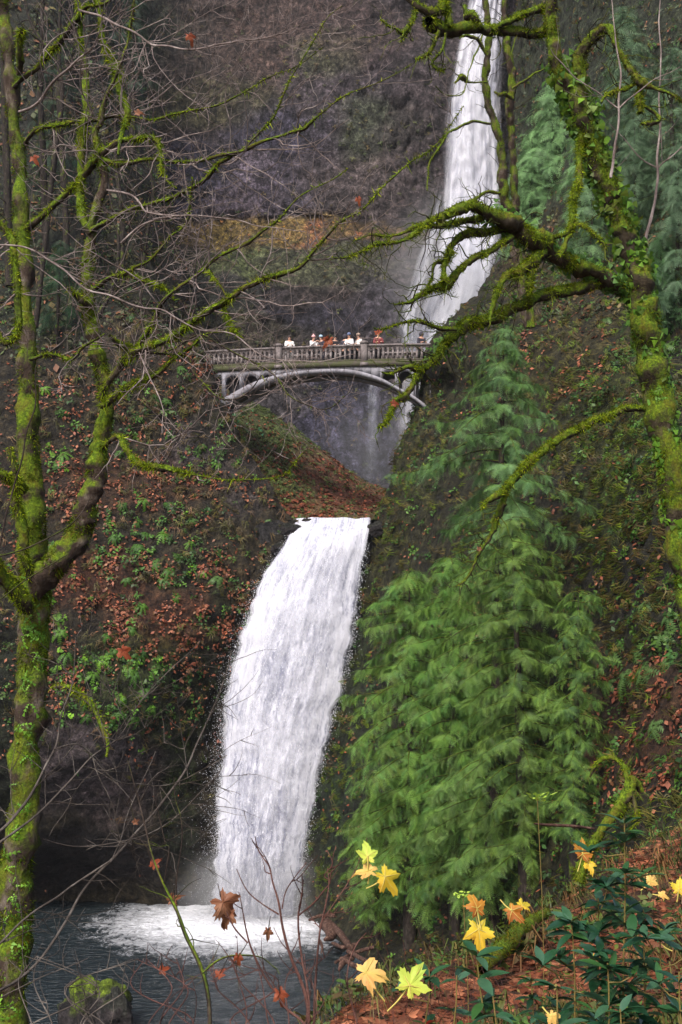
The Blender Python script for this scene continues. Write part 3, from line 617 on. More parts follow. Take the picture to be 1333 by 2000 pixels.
curtain('spray_veil', lambda y: ul(y) - np.interp(y, [0, 300, 960], [4, 24, 40]), lambda y: ur(y) + np.interp(y, [0, 300, 960], [2, 10, 60]), UYs, UDs, 60, 260, M['ufall2'], uf, 1.2, .5, dD=-1.6, fadev=([-900, 0, 300, 700, 960], [.3, .5, .8, .8, .4]))
curtain('side_strand', lambda y: ul(y) - np.interp(y, [380, 500, 640, 700], [2, 30, 30, 15]), lambda y: ul(y) + np.interp(y, [380, 500, 640, 700], [8, 16, 30, 40]), [380, 440, 500, 560, 700], [114, 111, 106, 102, 99.5], 30, 120, M['ufall2'], uf, .4, .3, dD=-2.2, fadev=([380, 430, 640, 700], [0, 1, 1, 0]))
side = empty('small_waterfall', P(728, 860, 101), 'thin misty strand of water on the dark wall framed by the bridge arch', 'waterfall')
M['ufall3'] = fall_mat('thin_strand', 4, .2, .7, 2.6, .5, (.6,.62,.7), side=.7)
curtain('water_curtain', lambda y: np.interp(y, [700, 960], [716, 694]), lambda y: np.interp(y, [700, 960], [748, 752]), [700, 960], [100.6, 99.6], 30, 100, M['ufall3'], side, .5, .3, fadev=([700, 760, 800, 880, 960], [.9, 1, .8, .35, .1]))
# the stream between the two falls
sv = np.array([P(572, 1030, 63), P(735, 1030, 63), P(735, 1030, 63), P(572, 1030, 63)]); zt = P(650, 1016, 64.5)[2]
V = np.array([[sv[0][0] - .3, 64.3, zt], [sv[1][0] + .5, 64.3, zt], [22, 103, zt + .6], [-8, 103, zt + .6]])
tag(link('stream_water', mesh('stream_water', V, np.array([[0, 1, 2, 3]])), None, M['pool']), kind='structure')
# ------------------------------------------------------------------ the footbridge
def concrete(name, base, dark, wear=.5, mossy=0):
    m, nt, b = newmat(name); a = noise_n(nt, 1.2, 7, .7, pos(nt)); d = noise_n(nt, 5, 6, .7, pos(nt, (1, 1, .3)))
    c = mixc(nt, ramp(nt, d.outputs[0], [(.4, g3(0)), (.68, g3(wear))]), ramp(nt, a.outputs[0], [(.3, lin(*dark)), (.6, lin(*base))]), lin(54, 48, 44))
    if mossy: c = mixc(nt, ramp(nt, noise_n(nt, 2.6, 5, .7, pos(nt)).outputs[0], [(.42, g3(0)), (.56, g3(mossy))]), c, lin(62, 66, 30))
    nt.links.new(c, b.inputs['Base Color']); b.inputs['Roughness'].default_value = .85; bump(nt, b, d.outputs[0], .5, .04); return m
M['conc'] = concrete('old_concrete', (136, 126, 124), (96, 86, 86), .85)
M['arch'] = concrete('arch_concrete', (150, 148, 156), (118, 114, 122), .5)
M['stain'] = concrete('stained_concrete', (84, 74, 66), (56, 48, 42), .8, .9)
BC = P(626, 718, 66.0); AX = math.radians(-8)
bx_, by_ = np.array([math.cos(AX), math.sin(AX), 0]), np.array([-math.sin(AX), math.cos(AX), 0])
def br(s, d, h):   # along, across (0 = near face, going away), height over the deck's lower edge
    return BC + bx_ * s + by_ * d + np.array([0, 0, h - .0018 * s * s])
def s_of(px):      # along-position of a photo column on the near face
    ss = np.linspace(-12, 12, 400); q = np.array([br(s, 0, 0) for s in ss]); x, _ = proj(q); return float(np.interp(px, x, ss))
S0, S1 = s_of(384), s_of(880)
bridge = empty('footbridge', br(0, 1, -3.5), 'old grey concrete arch footbridge with balustrades spanning the gorge above the lower waterfall', 'bridge')
def loft(name, stations, mat, parent=bridge, extra=None):
    """stations: list of 4-corner rings; closed box-like solid"""
    V = np.array(stations).reshape(-1, 3); n = len(stations); Fc = []
    for i in range(n - 1):
        for j in range(4): Fc.append([i * 4 + j, i * 4 + (j + 1) % 4, i * 4 + 4 + (j + 1) % 4, i * 4 + 4 + j])
    Fc.append([3, 2, 1, 0]); e = (n - 1) * 4; Fc.append([e, e + 1, e + 2, e + 3])
    return link(name, mesh(name, V, np.array(Fc)), parent, mat)
def slab(name, s0, s1, d0, d1, h0, h1, mat, n=24):
    return loft(name, [[br(s, d0, h0), br(s, d1, h0), br(s, d1, h1), br(s, d0, h1)] for s in np.linspace(s0, s1, n)], mat)
BW = 2.1
slab('deck', S0, S1, -.10, BW + .1, .03, .22, M['stain'])
slab('deck_edge', S0, S1, -.18, -.103, -.02, .30, M['stain']); slab('deck_edge', S0, S1, BW + .103, BW + .18, -.02, .30, M['stain'])
posts = [s_of(x) for x in (392, 545, 712, 872)]
for d in (0.0, BW):
    slab('bottom_rail', S0, S1, d - .09, d + .09, .303, .42, M['stain'])
    slab('top_rail', S0, S1, d - .12, d + .12, 1.19, 1.30, M['conc'])
    slab('arcade_band', S0, S1, d - .055, d + .055, 1.10, 1.187, M['conc'])
def obox(c, a, b_, h0, h1, w0=1.0, w1=1.0):
    V = []
    for h, w in ((h0, w0), (h1, w1)):
        for sa, sb in ((-1, -1), (1, -1), (1, 1), (-1, 1)): V.append(c + bx_ * sa * a * w + by_ * sb * b_ * w + np.array([0, 0, h]))
    return np.array(V), np.array([[0, 1, 5, 4], [1, 2, 6, 5], [2, 3, 7, 6], [3, 0, 4, 7], [4, 5, 6, 7], [3, 2, 1, 0]])
Z3 = np.zeros(3)
# one baluster: straight shaft widening into a half-round arch head towards its neighbours
bal = []
bal.append(obox(Z3, .055, .05, 0, .58, 1.15, 1)); 
hs = [(.58, .055), (.66, .065), (.72, .085), (.76, .115), (.778, .142)]
for (h0, a0), (h1, a1) in zip(hs[:-1], hs[1:]): bal.append(obox(Z3, a0, .05, h0, h1, 1, a1 / a0))
bV, bF = quads_to(bal); bV[:, 2] *= .872; bal_me = mesh('baluster', bV, bF); bal_me.materials.append(M['conc'])
def put(name, me, at):
    o = bpy.data.objects.new(name, me); C.objects.link(o); o.parent = bridge; o.location = tuple(at - np.array(bridge.location)); return o
pv, pf = quads_to([obox(Z3, .19, .17, 0, 1.32), obox(Z3, .25, .22, 1.32, 1.40), obox(Z3, .25, .22, 1.40, 1.50, 1, .55), obox(Z3, .23, .21, -.16, .05)])
pv[:, 2] *= .905; post_me = mesh('post', pv, pf); post_me.materials.append(M['conc'])
for d in (0.0, BW):
    for p0, p1 in zip([posts[0]] + posts[1:-1], posts[1:]):
        n = int(round((p1 - p0) / .287)); w = (p1 - p0) / n
        for i in range(1, n): 
            s = p0 + w * i
            put('baluster', bal_me, br(s, d, .42))
    for s in posts: put('post', post_me, br(s, d, .16))
# arch: two ribs joined by a slab, from traced face
ext = [(425, 786), (455, 769), (499, 746), (560, 729), (626, 722), (686, 722.6), (740, 737), (776, 756), (812, 776), (850, 806), (880, 838)]
inr = [(425, 806), (455, 784), (499, 759), (560, 737), (626, 728.5), (686, 730), (740, 743.5), (780, 763), (815, 784), (850, 818), (880, 852)]
def onface(px, py):
    s = s_of(px); p = br(s, 0, 0); return s, P(px, py, p[1])[2]
E = crom(np.array([onface(*e) for e in ext]), 50); I = crom(np.array([onface(*e) for e in inr]), 50)
def bz(s, d, z): q = BC + bx_ * s + by_ * d; q[2] = z; return q
th = np.linspace(.0, .28, 50) * 0
for nm, d0, d1 in (('arch_rib', -.12, .62), ('arch_rib', BW - .62, BW + .12)):
    loft(nm, [[bz(I[i, 0], d0, I[i, 1]), bz(I[i, 0], d1, I[i, 1] - .02), bz(E[i, 0], d1, E[i, 1]), bz(E[i, 0], d0, E[i, 1])] for i in range(50)], M['arch'])
loft('arch_slab', [[bz(I[i, 0], .623, I[i, 1] + .06), bz(I[i, 0], BW - .623, I[i, 1] + .06), bz(E[i, 0], BW - .623, E[i, 1] - .04), bz(E[i, 0], .623, E[i, 1] - .04)] for i in range(50)], M['stain'])
# spandrel walls pierced by round-headed openings
def spandrel(d0, d1, openings, sa, sb):
    ss = sorted(set([sa, sb] + [o for a, b_ in openings for o in np.linspace(a, b_, 11)] + list(np.linspace(sa, sb, 30))))
    top = -.02; parts = []
    def hole(s):
        for a, b_ in openings:
            if a < s < b_:
                r = (b_ - a) / 2; return -.30 - r + math.sqrt(max(r * r - (s - (a + b_) / 2) ** 2, 0)) * 1.0
        return None
    for a, b_ in zip(ss[:-1], ss[1:]):
        m_ = (a + b_) / 2; h = hole(m_)
        za, zb = (np.interp(q, E[:, 0], E[:, 1]) + .01 for q in (a, b_))
        def tz(s, h_): return br(s, 0, h_)[2]
        if h is None: lo_a, lo_b = za, zb
        else:
            ha = hole(a) if hole(a) is not None else h - .08; hb = hole(b_) if hole(b_) is not None else h - .08
            lo_a, lo_b = tz(a, ha), tz(b_, hb)
        ta, tb = tz(a, top), tz(b_, top)
        if lo_a >= ta - .01 and lo_b >= tb - .01: continue
        lo_a, lo_b = min(lo_a, ta - .005), min(lo_b, tb - .005)
        V = np.array([bz(a, d0, lo_a), bz(b_, d0, lo_b), bz(b_, d1, lo_b), bz(a, d1, lo_a), bz(a, d0, ta), bz(b_, d0, tb), bz(b_, d1, tb), bz(a, d1, ta)])
        parts.append((V, np.array([[0, 1, 5, 4], [1, 2, 6, 5], [2, 3, 7, 6], [3, 0, 4, 7], [4, 5, 6, 7], [3, 2, 1, 0]])))
    V, Fc = quads_to(parts); return V, Fc
ops = [(s_of(408), s_of(434.5)), (s_of(441.5), s_of(469)), (s_of(476), s_of(504)), (s_of(511), s_of(538))]
opr = [(s_of(748), s_of(772)), (s_of(779), s_of(806)), (s_of(813), s_of(840)), (s_of(847), s_of(872))]
E = np.vstack([[S0 - 1, E[0, 1] - 1.2], E])
for d0, d1 in ((-.09, .28), (BW - .28, BW + .09)):
    V, Fc = spandrel(d0, d1, ops + opr, S0 + .3, S1); link('spandrel_arcade', mesh('spandrel_arcade', V, Fc), bridge, M['arch'])
slab('abutment', S0 - .9, S0 + .3, -.2, BW + .2, -4.6, -.024, M['stain'], 2)
slab('abutment', s_of(868), S1 + .5, .15, BW - .1, -5.5, -.024, M['stain'], 2)

# ------------------------------------------------------------------ people on the bridge
def pm(name, rgb, rough=.8):
    m, nt, b = newmat(name); n = noise_n(nt, 40, 3, .5, pos(nt)); c = lin(*rgb)
    nt.links.new(mixc(nt, n.outputs[0], c * .8, np.minimum(c * 1.15, .9)), b.inputs['Base Color']); b.inputs['Roughness'].default_value = rough; return m
def skin(name, V, Ed, R, mat, parent, lev=2):
    me = bpy.data.meshes.new(name); me.from_pydata([tuple(v) for v in V], Ed, []); me.materials.append(mat)
    o = bpy.data.objects.new(name, me); C.objects.link(o); o.parent = parent
    o.modifiers.new('skin', 'SKIN'); sv_ = me.skin_vertices[0].data
    for i, r in enumerate(R): sv_[i].radius = (r, r) if not isinstance(r, tuple) else r; sv_[i].use_root = (i == 0)
    s = o.modifiers.new('sub', 'SUBSURF'); s.levels = lev; s.render_levels = lev
    return o
SKINM = pm('skin_tone', (196, 150, 128), .6)
def blob(name, c, r, mat, parent, sc=(1, 1, 1)):
    n, k = 9, 12; V = []
    for i in range(n + 1):
        a = math.pi * i / n
        for j in range(k): b_ = 2 * math.pi * j / k; V.append([c[0] + r * sc[0] * math.sin(a) * math.cos(b_), c[1] + r * sc[1] * math.sin(a) * math.sin(b_), c[2] + r * sc[2] * math.cos(a)])
    Fc = [[i * k + j, (i + 1) * k + j, (i + 1) * k + (j + 1) % k, i * k + (j + 1) % k] for i in range(n) for j in range(k)]
    o = bpy.data.objects.new(name, mesh(name, np.array(V), np.array(Fc), None, True)); C.objects.link(o); o.parent = parent; o.data.materials.append(mat); return o
def person(px, d, h, face, jacket, trousers, hair, label, hat=None, hood=None, lean=.12, arms='rail'):
    s = s_of(px); base = br(s, d, .222); k = h / 1.68
    e = empty('person', base, label, 'person', 'people standing on the bridge'); e.rotation_euler = (0, 0, face); e.scale = (k, k, k)
    # faces -y in local space; face=0 looks at the viewer
    L = lean
    V = [(0, 0, .95), (0, -L * .3, 1.12), (0, -L * .7, 1.32), (0, -L, 1.46), (0, -L - .02, 1.54), (0, -L - .04, 1.62), (0, -L - .045, 1.70)]
    Ed = [(0, 1), (1, 2), (2, 3), (3, 4), (4, 5), (5, 6)]; R = [(.13, .1), (.12, .09), (.15, .1), (.1, .08), .052, (.085, .095), (.075, .088)]
    A = []
    for sg in (-1, 1):
        i = len(V)
        if arms == 'rail': arm = [(sg * .19, -L, 1.42), (sg * .25, -L - .05, 1.16), (sg * .14, -L - .3, 1.15), (sg * .10, -L - .38, 1.16)]
        elif arms == 'phone': arm = [(sg * .19, -L, 1.42), (sg * .25, -L - .12, 1.2), (sg * .1, -L - .32, 1.42), (sg * .06, -L - .36, 1.47)]
        else: arm = [(sg * .19, -L, 1.42), (sg * .25, -L + .02, 1.14), (sg * .24, -L - .1, .9), (sg * .23, -L - .14, .82)]
        V += arm; R += [.06, .045, .035, .03]; Ed += [(3, i), (i, i + 1), (i + 1, i + 2), (i + 2, i + 3)]
        for q, (fx, fl) in enumerate([(-.025, .07), (-.008, .085), (.01, .08), (.026, .065)]):
            j = len(V); hx, hy, hz = arm[3]; V += [(hx + fx, hy - .03, hz), (hx + fx * 1.3, hy - fl, hz - .03)]; R += [.011, .008]; Ed += [(i + 3, j), (j, j + 1)]
        j = len(V); V += [(hx - sg * .045, hy - .01, hz + .02)]; R += [.012]; Ed += [(i + 3, j)]
        i = len(V); V += [(sg * .09, 0, .86), (sg * .1, -.02, .5), (sg * .1, .01, .1), (sg * .11, -.12, .04)]; R += [(.09, .09), .065, .045, .045]; Ed += [(0, i), (i, i + 1), (i + 1, i + 2), (i + 2, i + 3)]
        A.append(arm)
    skin('body', V, Ed, R, SKINM, e)
    jm = pm('jacket_cloth', jacket); tm = pm('trouser_cloth', trousers); hm = pm('hair_strands', hair, .6)
    V2 = [(0, 0, .88), (0, -L * .3, 1.1), (0, -L * .7, 1.3), (0, -L, 1.45)]; R2 = [(.18, .15), (.165, .14), (.19, .14), (.13, .11)]; E2 = [(0, 1), (1, 2), (2, 3)]
    for arm in A:
        i = len(V2); V2 += [arm[0], arm[1], tuple(np.array(arm[2]) * .9 + np.array(arm[1]) * .1)]; R2 += [.085, .07, .058]; E2 += [(3, i), (i, i + 1), (i + 1, i + 2)]
    skin('jacket', V2, E2, R2, jm, e)
    V3 = [(0, 0, .93)]; R3 = [(.16, .13)]; E3 = []
    for sg in (-1, 1):
        i = len(V3); V3 += [(sg * .09, 0, .82), (sg * .1, -.02, .5), (sg * .1, .01, .12)]; R3 += [.105, .08, .07]; E3 += [(0, i), (i, i + 1), (i + 1, i + 2)]
    skin('trousers', V3, E3, R3, tm, e)
    hy = -L - .045
    if hat:
        ht = pm('hat_wool', hat); blob('hat', (0, hy + .012, 1.765), .115, ht, e, (1, 1.1, .85))
        if hat[0] > 200 and hat[1] < 190: blob('pompom', (0, hy + .02, 1.885), .045, ht, e)
    if hood: blob('hood', (0, hy + .045, 1.68), .135, pm('hood_cloth', hood), e, (1, 1, 1.15))
    if not hood: blob('hair', (0, hy + .03, 1.70), .112, hm, e, (.95, 1.0, 1.08))
    for sg in (-1, 1): blob('eye', (sg * .03, hy - .088, 1.675), .011, pm('eye_dark', (30, 24, 22)), e); blob('ear', (sg * .088, hy + .005, 1.655), .024, SKINM, e, (.4, .8, 1.2))
    blob('nose', (0, hy - .1, 1.645), .016, SKINM, e, (.8, 1, 1.4)); blob('mouth', (0, hy - .088, 1.61), .02, pm('lips', (150, 84, 76)), e, (1.2, .5, .35))
    return e
person(562, .48, 1.74, .2, (232, 230, 226), (226, 224, 222), (44, 28, 26), 'person in white jacket and white trousers with short dark hair leaning alone at the rail', lean=.1)
person(606, .5, 1.68, .9, (234, 230, 230), (60, 56, 66), (60, 40, 34), 'person in white coat and pale pink beanie at the rail', hat=(238, 176, 176), arms='phone')
person(627, .75, 1.72, -.8, (46, 44, 58), (40, 42, 60), (60, 50, 44), 'person in dark jacket with a pale blue cap at the bridge rail', hat=(170, 196, 216))
person(650, .62, 1.66, .3, (34, 32, 38), (30, 30, 36), (24, 20, 20), 'person in black coat on the bridge just under the hanging orange leaf', lean=.2)
person(668, .95, 1.86, 2.6, (54, 50, 62), (26, 26, 32), (30, 26, 28), 'person in dark grey hooded coat with the hood up in the middle of the bridge', hood=(52, 48, 58), arms='down')
person(682, .6, 1.76, -.5, (228, 228, 234), (36, 36, 44), (40, 36, 40), 'person in white jacket and blue cap among the dark coats on the bridge', hat=(104, 116, 150))
person(690, 1.0, 1.80, 1.2, (44, 34, 36), (30, 28, 30), (34, 22, 22), 'bareheaded person in dark brown jacket close to the right bridge post', arms='down')
person(702, .6, 1.73, -.9, (230, 226, 222), (70, 62, 60), (60, 44, 36), 'person in white jacket with a tan hat beside the right bridge post', hat=(176, 152, 136))
person(737, .55, 1.80, .1, (122, 54, 56), (44, 36, 40), (60, 30, 26), 'person in dark red jacket standing right of the right bridge post')
person(820, .7, 1.78, .4, (56, 52, 62), (40, 38, 44), (34, 30, 34), 'person in dark hooded coat at the far right end of the bridge', hood=(54, 50, 60))

# ------------------------------------------------------------------ mossy trees near the viewer
def fronds_on(Q, n, size, cols, nm, parent, spread=.5):
    Pt, R = Q; i = rng.choice(len(Pt) - 1, n); T = T_fern(4, 4, .8, .5)
    d = rng.normal(size=(n, 3)); d[:, 1] -= .8; d[:, 2] -= .1; d /= np.linalg.norm(d, axis=1)[:, None]
    V, Fc, c = inst(T, Pt[i] + d * R[i][:, None] * .9, basis(d), size * rng.uniform(.5, 1.3, n), tint(n, cols, .3), .2)
    return tag(link(nm, mesh(nm, V, Fc, c), parent, M['leaf']), kind='stuff')
def mossy_tree(name, base, label, cat, limbs, mat_t, mat_l, fz, group=None, tw=None, twmat=None, frs=None):
    """limbs: (part, pts, D0, D1, mossdensity, twig?)"""
    root = empty(name, base, label, cat, group); paths = []; fu = []; allq = []
    for part, pts, D0, D1, md, tg in limbs:
        pts = [(x_, y_, w_ * .9) for x_, y_, w_ in pts]; Q = path(pts, D0, D1, .035 if part == 'trunk' else .05, 7); allq.append((Q, md, part))
        V, Fc = tube(Q[0], Q[1], 14 if part == 'trunk' else 9, .5 if md > .3 else .12, rng.uniform(0, 50))
        link(part, mesh(part, V, Fc, None, True), root, mat_t if part == 'trunk' else (mat_l if md > .25 else M['twig'] if md == 0 else M['dark_twig']))
        seg = np.linalg.norm(np.diff(Q[0], axis=0), axis=1); area = (seg * (Q[1][1:] + .012)).sum() * 6.3
        n = int(area * fz * md)
        if n > 4: fu.append(fuzz(Q, n, .032 if part != 'trunk' else .028, .004, MOSS if part != 'trunk' else MOSS[:3] + DMOSS + DMOSS, .55 if part != 'trunk' else .15, .45))
        if tg: paths.append(Q)
    if fu:
        V, Fc, c = join(fu); tag(link('moss', mesh('moss', V, Fc, c), root, M['moss']), kind='stuff')
    if tw:
        (V, Fc), tips = twigs(paths, *tw[0], **tw[1]); tag(link('twigs', mesh('twigs', V, Fc, None, True), root, twmat), kind='stuff')
    return root, allq
D = 10.0
A_ = 'trunk'; B_ = 'limb'
left_limbs = [
 (A_, [(5, 2080, 66), (15, 2000, 64), (30, 1850, 66), (34, 1700, 66), (52, 1500, 62), (64, 1340, 62), (68, 1240, 60), (70, 1150, 64), (68, 1080, 56), (65, 1020, 52), (60, 950, 48), (57, 860, 44), (56, 780, 42), (52, 690, 40), (46, 580, 36), (46, 450, 34), (42, 350, 31), (30, 250, 30), (22, 150, 29), (10, 50, 27), (2, -40, 24), (-10, -200, 18), (-14, -420, 8)], 10, 10.6, .55, 0),
 (A_, [(66, 1160, 50), (92, 1118, 56), (120, 1088, 56), (145, 1055, 54), (165, 1010, 50), (180, 960, 46), (190, 900, 42), (198, 850, 36), (204, 790, 32), (200, 740, 32), (190, 690, 31), (180, 640, 30), (173, 590, 28), (176, 510, 25), (184, 450, 22), (192, 400, 18), (200, 350, 17), (198, 320, 18), (188, 280, 15), (186, 250, 13), (202, 232, 11), (215, 175, 8), (235, 120, 7), (250, 65, 6), (260, 0, 5), (264, -90, 3)], 10, 9.7, .7, 0),
 (B_, [(184, 455, 18), (165, 425, 20), (162, 390, 17), (154, 320, 13), (160, 290, 22), (170, 250, 21), (172, 215, 19), (167, 175, 18), (162, 140, 16), (160, 90, 13), (152, 40, 10), (150, 0, 9), (148, -100, 4)], 9.8, 10.2, .8, 1),
 (B_, [(52, 448, 16), (95, 416, 14), (130, 372, 14), (160, 345, 16), (197, 315, 20), (230, 285, 13), (262, 276, 12), (300, 272, 12), (312, 300, 7), (322, 340, 4), (345, 370, 3)], 10.2, 9.2, .9, 1),
 (B_, [(32, 176, 12), (57, 150, 11), (90, 115, 11), (120, 75, 13), (145, 40, 15), (165, 17, 10), (200, 7, 7), (240, -30, 5)], 10.4, 9.8, .8, 1),
 (B_, [(40, 150, 14), (36, 110, 17), (40, 60, 15)], 10.3, 10.0, 1, 0),
 (B_, [(236, 300, 6), (244, 250, 12), (250, 215, 16), (240, 185, 19), (225, 145, 19), (210, 100, 14), (197, 60, 12), (187, 15, 10), (182, -60, 7)], 9.6, 10.2, 1, 1),
 (B_, [(44, 290, 8), (65, 265, 9), (100, 252, 11), (135, 245, 9), (175, 237, 8), (215, 231, 7), (260, 228, 6), (310, 228, 5), (350, 217, 5), (415, 202, 4), (450, 192, 3.5), (500, 170, 3), (565, 140, 2), (640, 100, 1.6)], 10.5, 8.8, .35, 1),
 (B_, [(200, 318, 12), (240, 321, 13), (280, 317, 7), (350, 312, 7), (415, 309, 7), (465, 295, 6), (500, 282, 8), (562, 262, 6), (590, 250, 11), (625, 225, 4), (667, 197, 3), (725, 165, 2.4), (800, 120, 1.6)], 9.8, 8.6, .4, 1),
 (B_, [(188, 447, 12), (215, 425, 10), (250, 407, 9), (300, 392, 9), (350, 375, 8), (395, 350, 10), (430, 327, 9), (470, 295, 6), (505, 262, 5), (550, 200, 4), (600, 92, 3), (635, 40, 2.6), (667, 10, 2)], 9.8, 9.0, .55, 1),
 (B_, [(180, 570, 12), (215, 547, 9), (250, 538, 10), (272, 520, 7), (300, 505, 5), (345, 460, 5), (360, 430, 4), (372, 385, 3.5), (376, 345, 2.5)], 9.8, 9.3, .5, 1),
 (B_, [(255, 538, 9), (290, 552, 11), (325, 566, 8), (345, 590, 3)], 9.6, 9.4, 1.2, 0),
 (B_, [(180, 600, 16), (160, 590, 18), (145, 572, 12), (138, 560, 5)], 9.8, 9.6, 1.2, 0),
 (B_, [(203, 775, 14), (218, 748, 15), (240, 715, 16), (258, 692, 18), (275, 680, 19), (300, 672, 16), (340, 655, 14), (380, 630, 14), (430, 598, 15), (480, 570, 12), (530, 545, 12), (580, 520, 9), (620, 485, 7), (660, 445, 5), (720, 395, 4), (800, 330, 3), (862, 268, 2), (900, 200, 1.4)], 9.7, 8.6, .75, 1),
 (B_, [(272, 682, 14), (240, 670, 14), (218, 655, 7)], 9.6, 9.4, 1.1, 0),
 (B_, [(274, 676, 12), (290, 640, 10), (310, 600, 10), (345, 570, 7), (400, 520, 7), (430, 497, 6), (470, 478, 8), (500, 460, 6), (530, 440, 5), (550, 420, 4), (610, 370, 3), (680, 330, 2)], 9.6, 8.8, .5, 1),
 (B_, [(428, 600, 7), (440, 625, 8), (456, 642, 7), (470, 658, 5)], 9.2, 9.1, .9, 0),
 (B_, [(412, 518, 5), (430, 545, 5), (442, 580, 4)], 9.2, 9.1, .4, 0),
 (B_, [(206, 788, 14), (225, 777, 14), (240, 765, 15), (275, 745, 14), (310, 722, 10), (335, 702, 8), (355, 690, 6), (385, 672, 5), (420, 655, 3), (470, 640, 2)], 9.7, 9.2, 1, 1),
 (B_, [(290, 686, 5), (330, 690, 5), (360, 702, 5), (378, 730, 5), (415, 765, 5), (445, 781, 4), (470, 779, 4), (492, 762, 3), (505, 735, 2)], 9.5, 9.0, .08, 1),
 (B_, [(196, 880, 9), (220, 862, 11), (238, 860, 13), (250, 877, 14), (270, 900, 13), (300, 910, 14), (340, 918, 12), (370, 925, 8), (400, 936, 4), (450, 938, 3), (500, 935, 3), (550, 920, 2), (590, 880, 1.6)], 9.8, 9.0, .95, 1),
 (B_, [(-60, 1030, 34), (-20, 1080, 36), (10, 1125, 36), (40, 1160, 34), (62, 1190, 30)], 9.4, 9.9, .9, 0),
 (B_, [(-40, 900, 18), (0, 925, 20), (30, 942, 20), (52, 965, 20)], 9.6, 9.9, .9, 0),
 (B_, [(20, 870, 10), (28, 915, 16), (38, 965, 18), (42, 1020, 22), (44, 1080, 20), (56, 1130, 16)], 9.7, 9.9, .9, 0),
 (B_, [(-20, 420, 14), (5, 440, 15), (22, 462, 17), (33, 500, 17), (36, 560, 15), (38, 610, 14), (30, 650, 14), (12, 668, 10), (-5, 645, 9), (-20, 620, 8)], 9.4, 9.4, .9, 1),
 (B_, [(66, 700, 8), (100, 692, 7), (135, 700, 6), (165, 672, 5), (210, 650, 3)], 10.0, 9.4, .7, 1),
 (B_, [(38, 216, 6), (75, 195, 6), (105, 160, 6), (145, 125, 5), (180, 95, 4), (200, 65, 3), (205, 20, 2)], 10, 9.0, 0, 1),
 (B_, [(160, 20, 5), (230, 45, 5), (300, 90, 4.5), (370, 97, 4), (450, 92, 3.5), (540, 70, 2.6), (590, 40, 1.8)], 9.6, 8.6, 0, 1),
 (B_, [(240, 470, 5), (280, 440, 4), (330, 425, 4), (345, 425, 4), (300, 427, 3)], 9.4, 9.2, 0, 0),
 (B_, [(208, 370, 5), (262, 375, 5), (285, 412, 4), (345, 426, 4), (430, 432, 3), (520, 440, 2), (600, 452, 1.6)], 9.6, 8.8, 0, 1),
 (B_, [(0, 486, 4), (60, 480, 4), (100, 510, 4), (180, 570, 4), (240, 590, 4), (320, 606, 3.5), (400, 640, 3), (470, 664, 3), (530, 700, 2.6), (600, 709, 2.2), (690, 690, 1.8)], 9.2, 8.4, .0, 1),
 (B_, [(320, 680, 4), (400, 660, 4), (470, 700, 4), (520, 728, 3.6), (560, 762, 3.4), (600, 787, 2.6), (648, 798, 2), (680, 770, 1.5)], 9.3, 8.6, .08, 1),
 (B_, [(100, 1350, 8), (120, 1345, 11), (150, 1350, 12), (185, 1380, 11), (205, 1425, 10), (210, 1480, 6)], 9.9, 9.6, 1, 0),
]
lt, lq = mossy_tree('mossy_maple', P(5, 2080, 10), 'mossy bare tree rising from the bottom left corner, forking into two green trunks', 'tree', left_limbs, M['moss_bark'], M['moss_limb'], 5200,
   tw=(((6.5, 6.5, 4.0), 1.35, .0085), dict(levels=3, up=.06, wig=.22, flat=.35)), twmat=M['twig'])
fronds_on(path(left_limbs[0][1][:9], 10, 10.1, 0), 90, .11, [(88, 132, 38), (70, 108, 34), (112, 156, 46)], 'epiphyte_ferns', lt)
D = 12.0
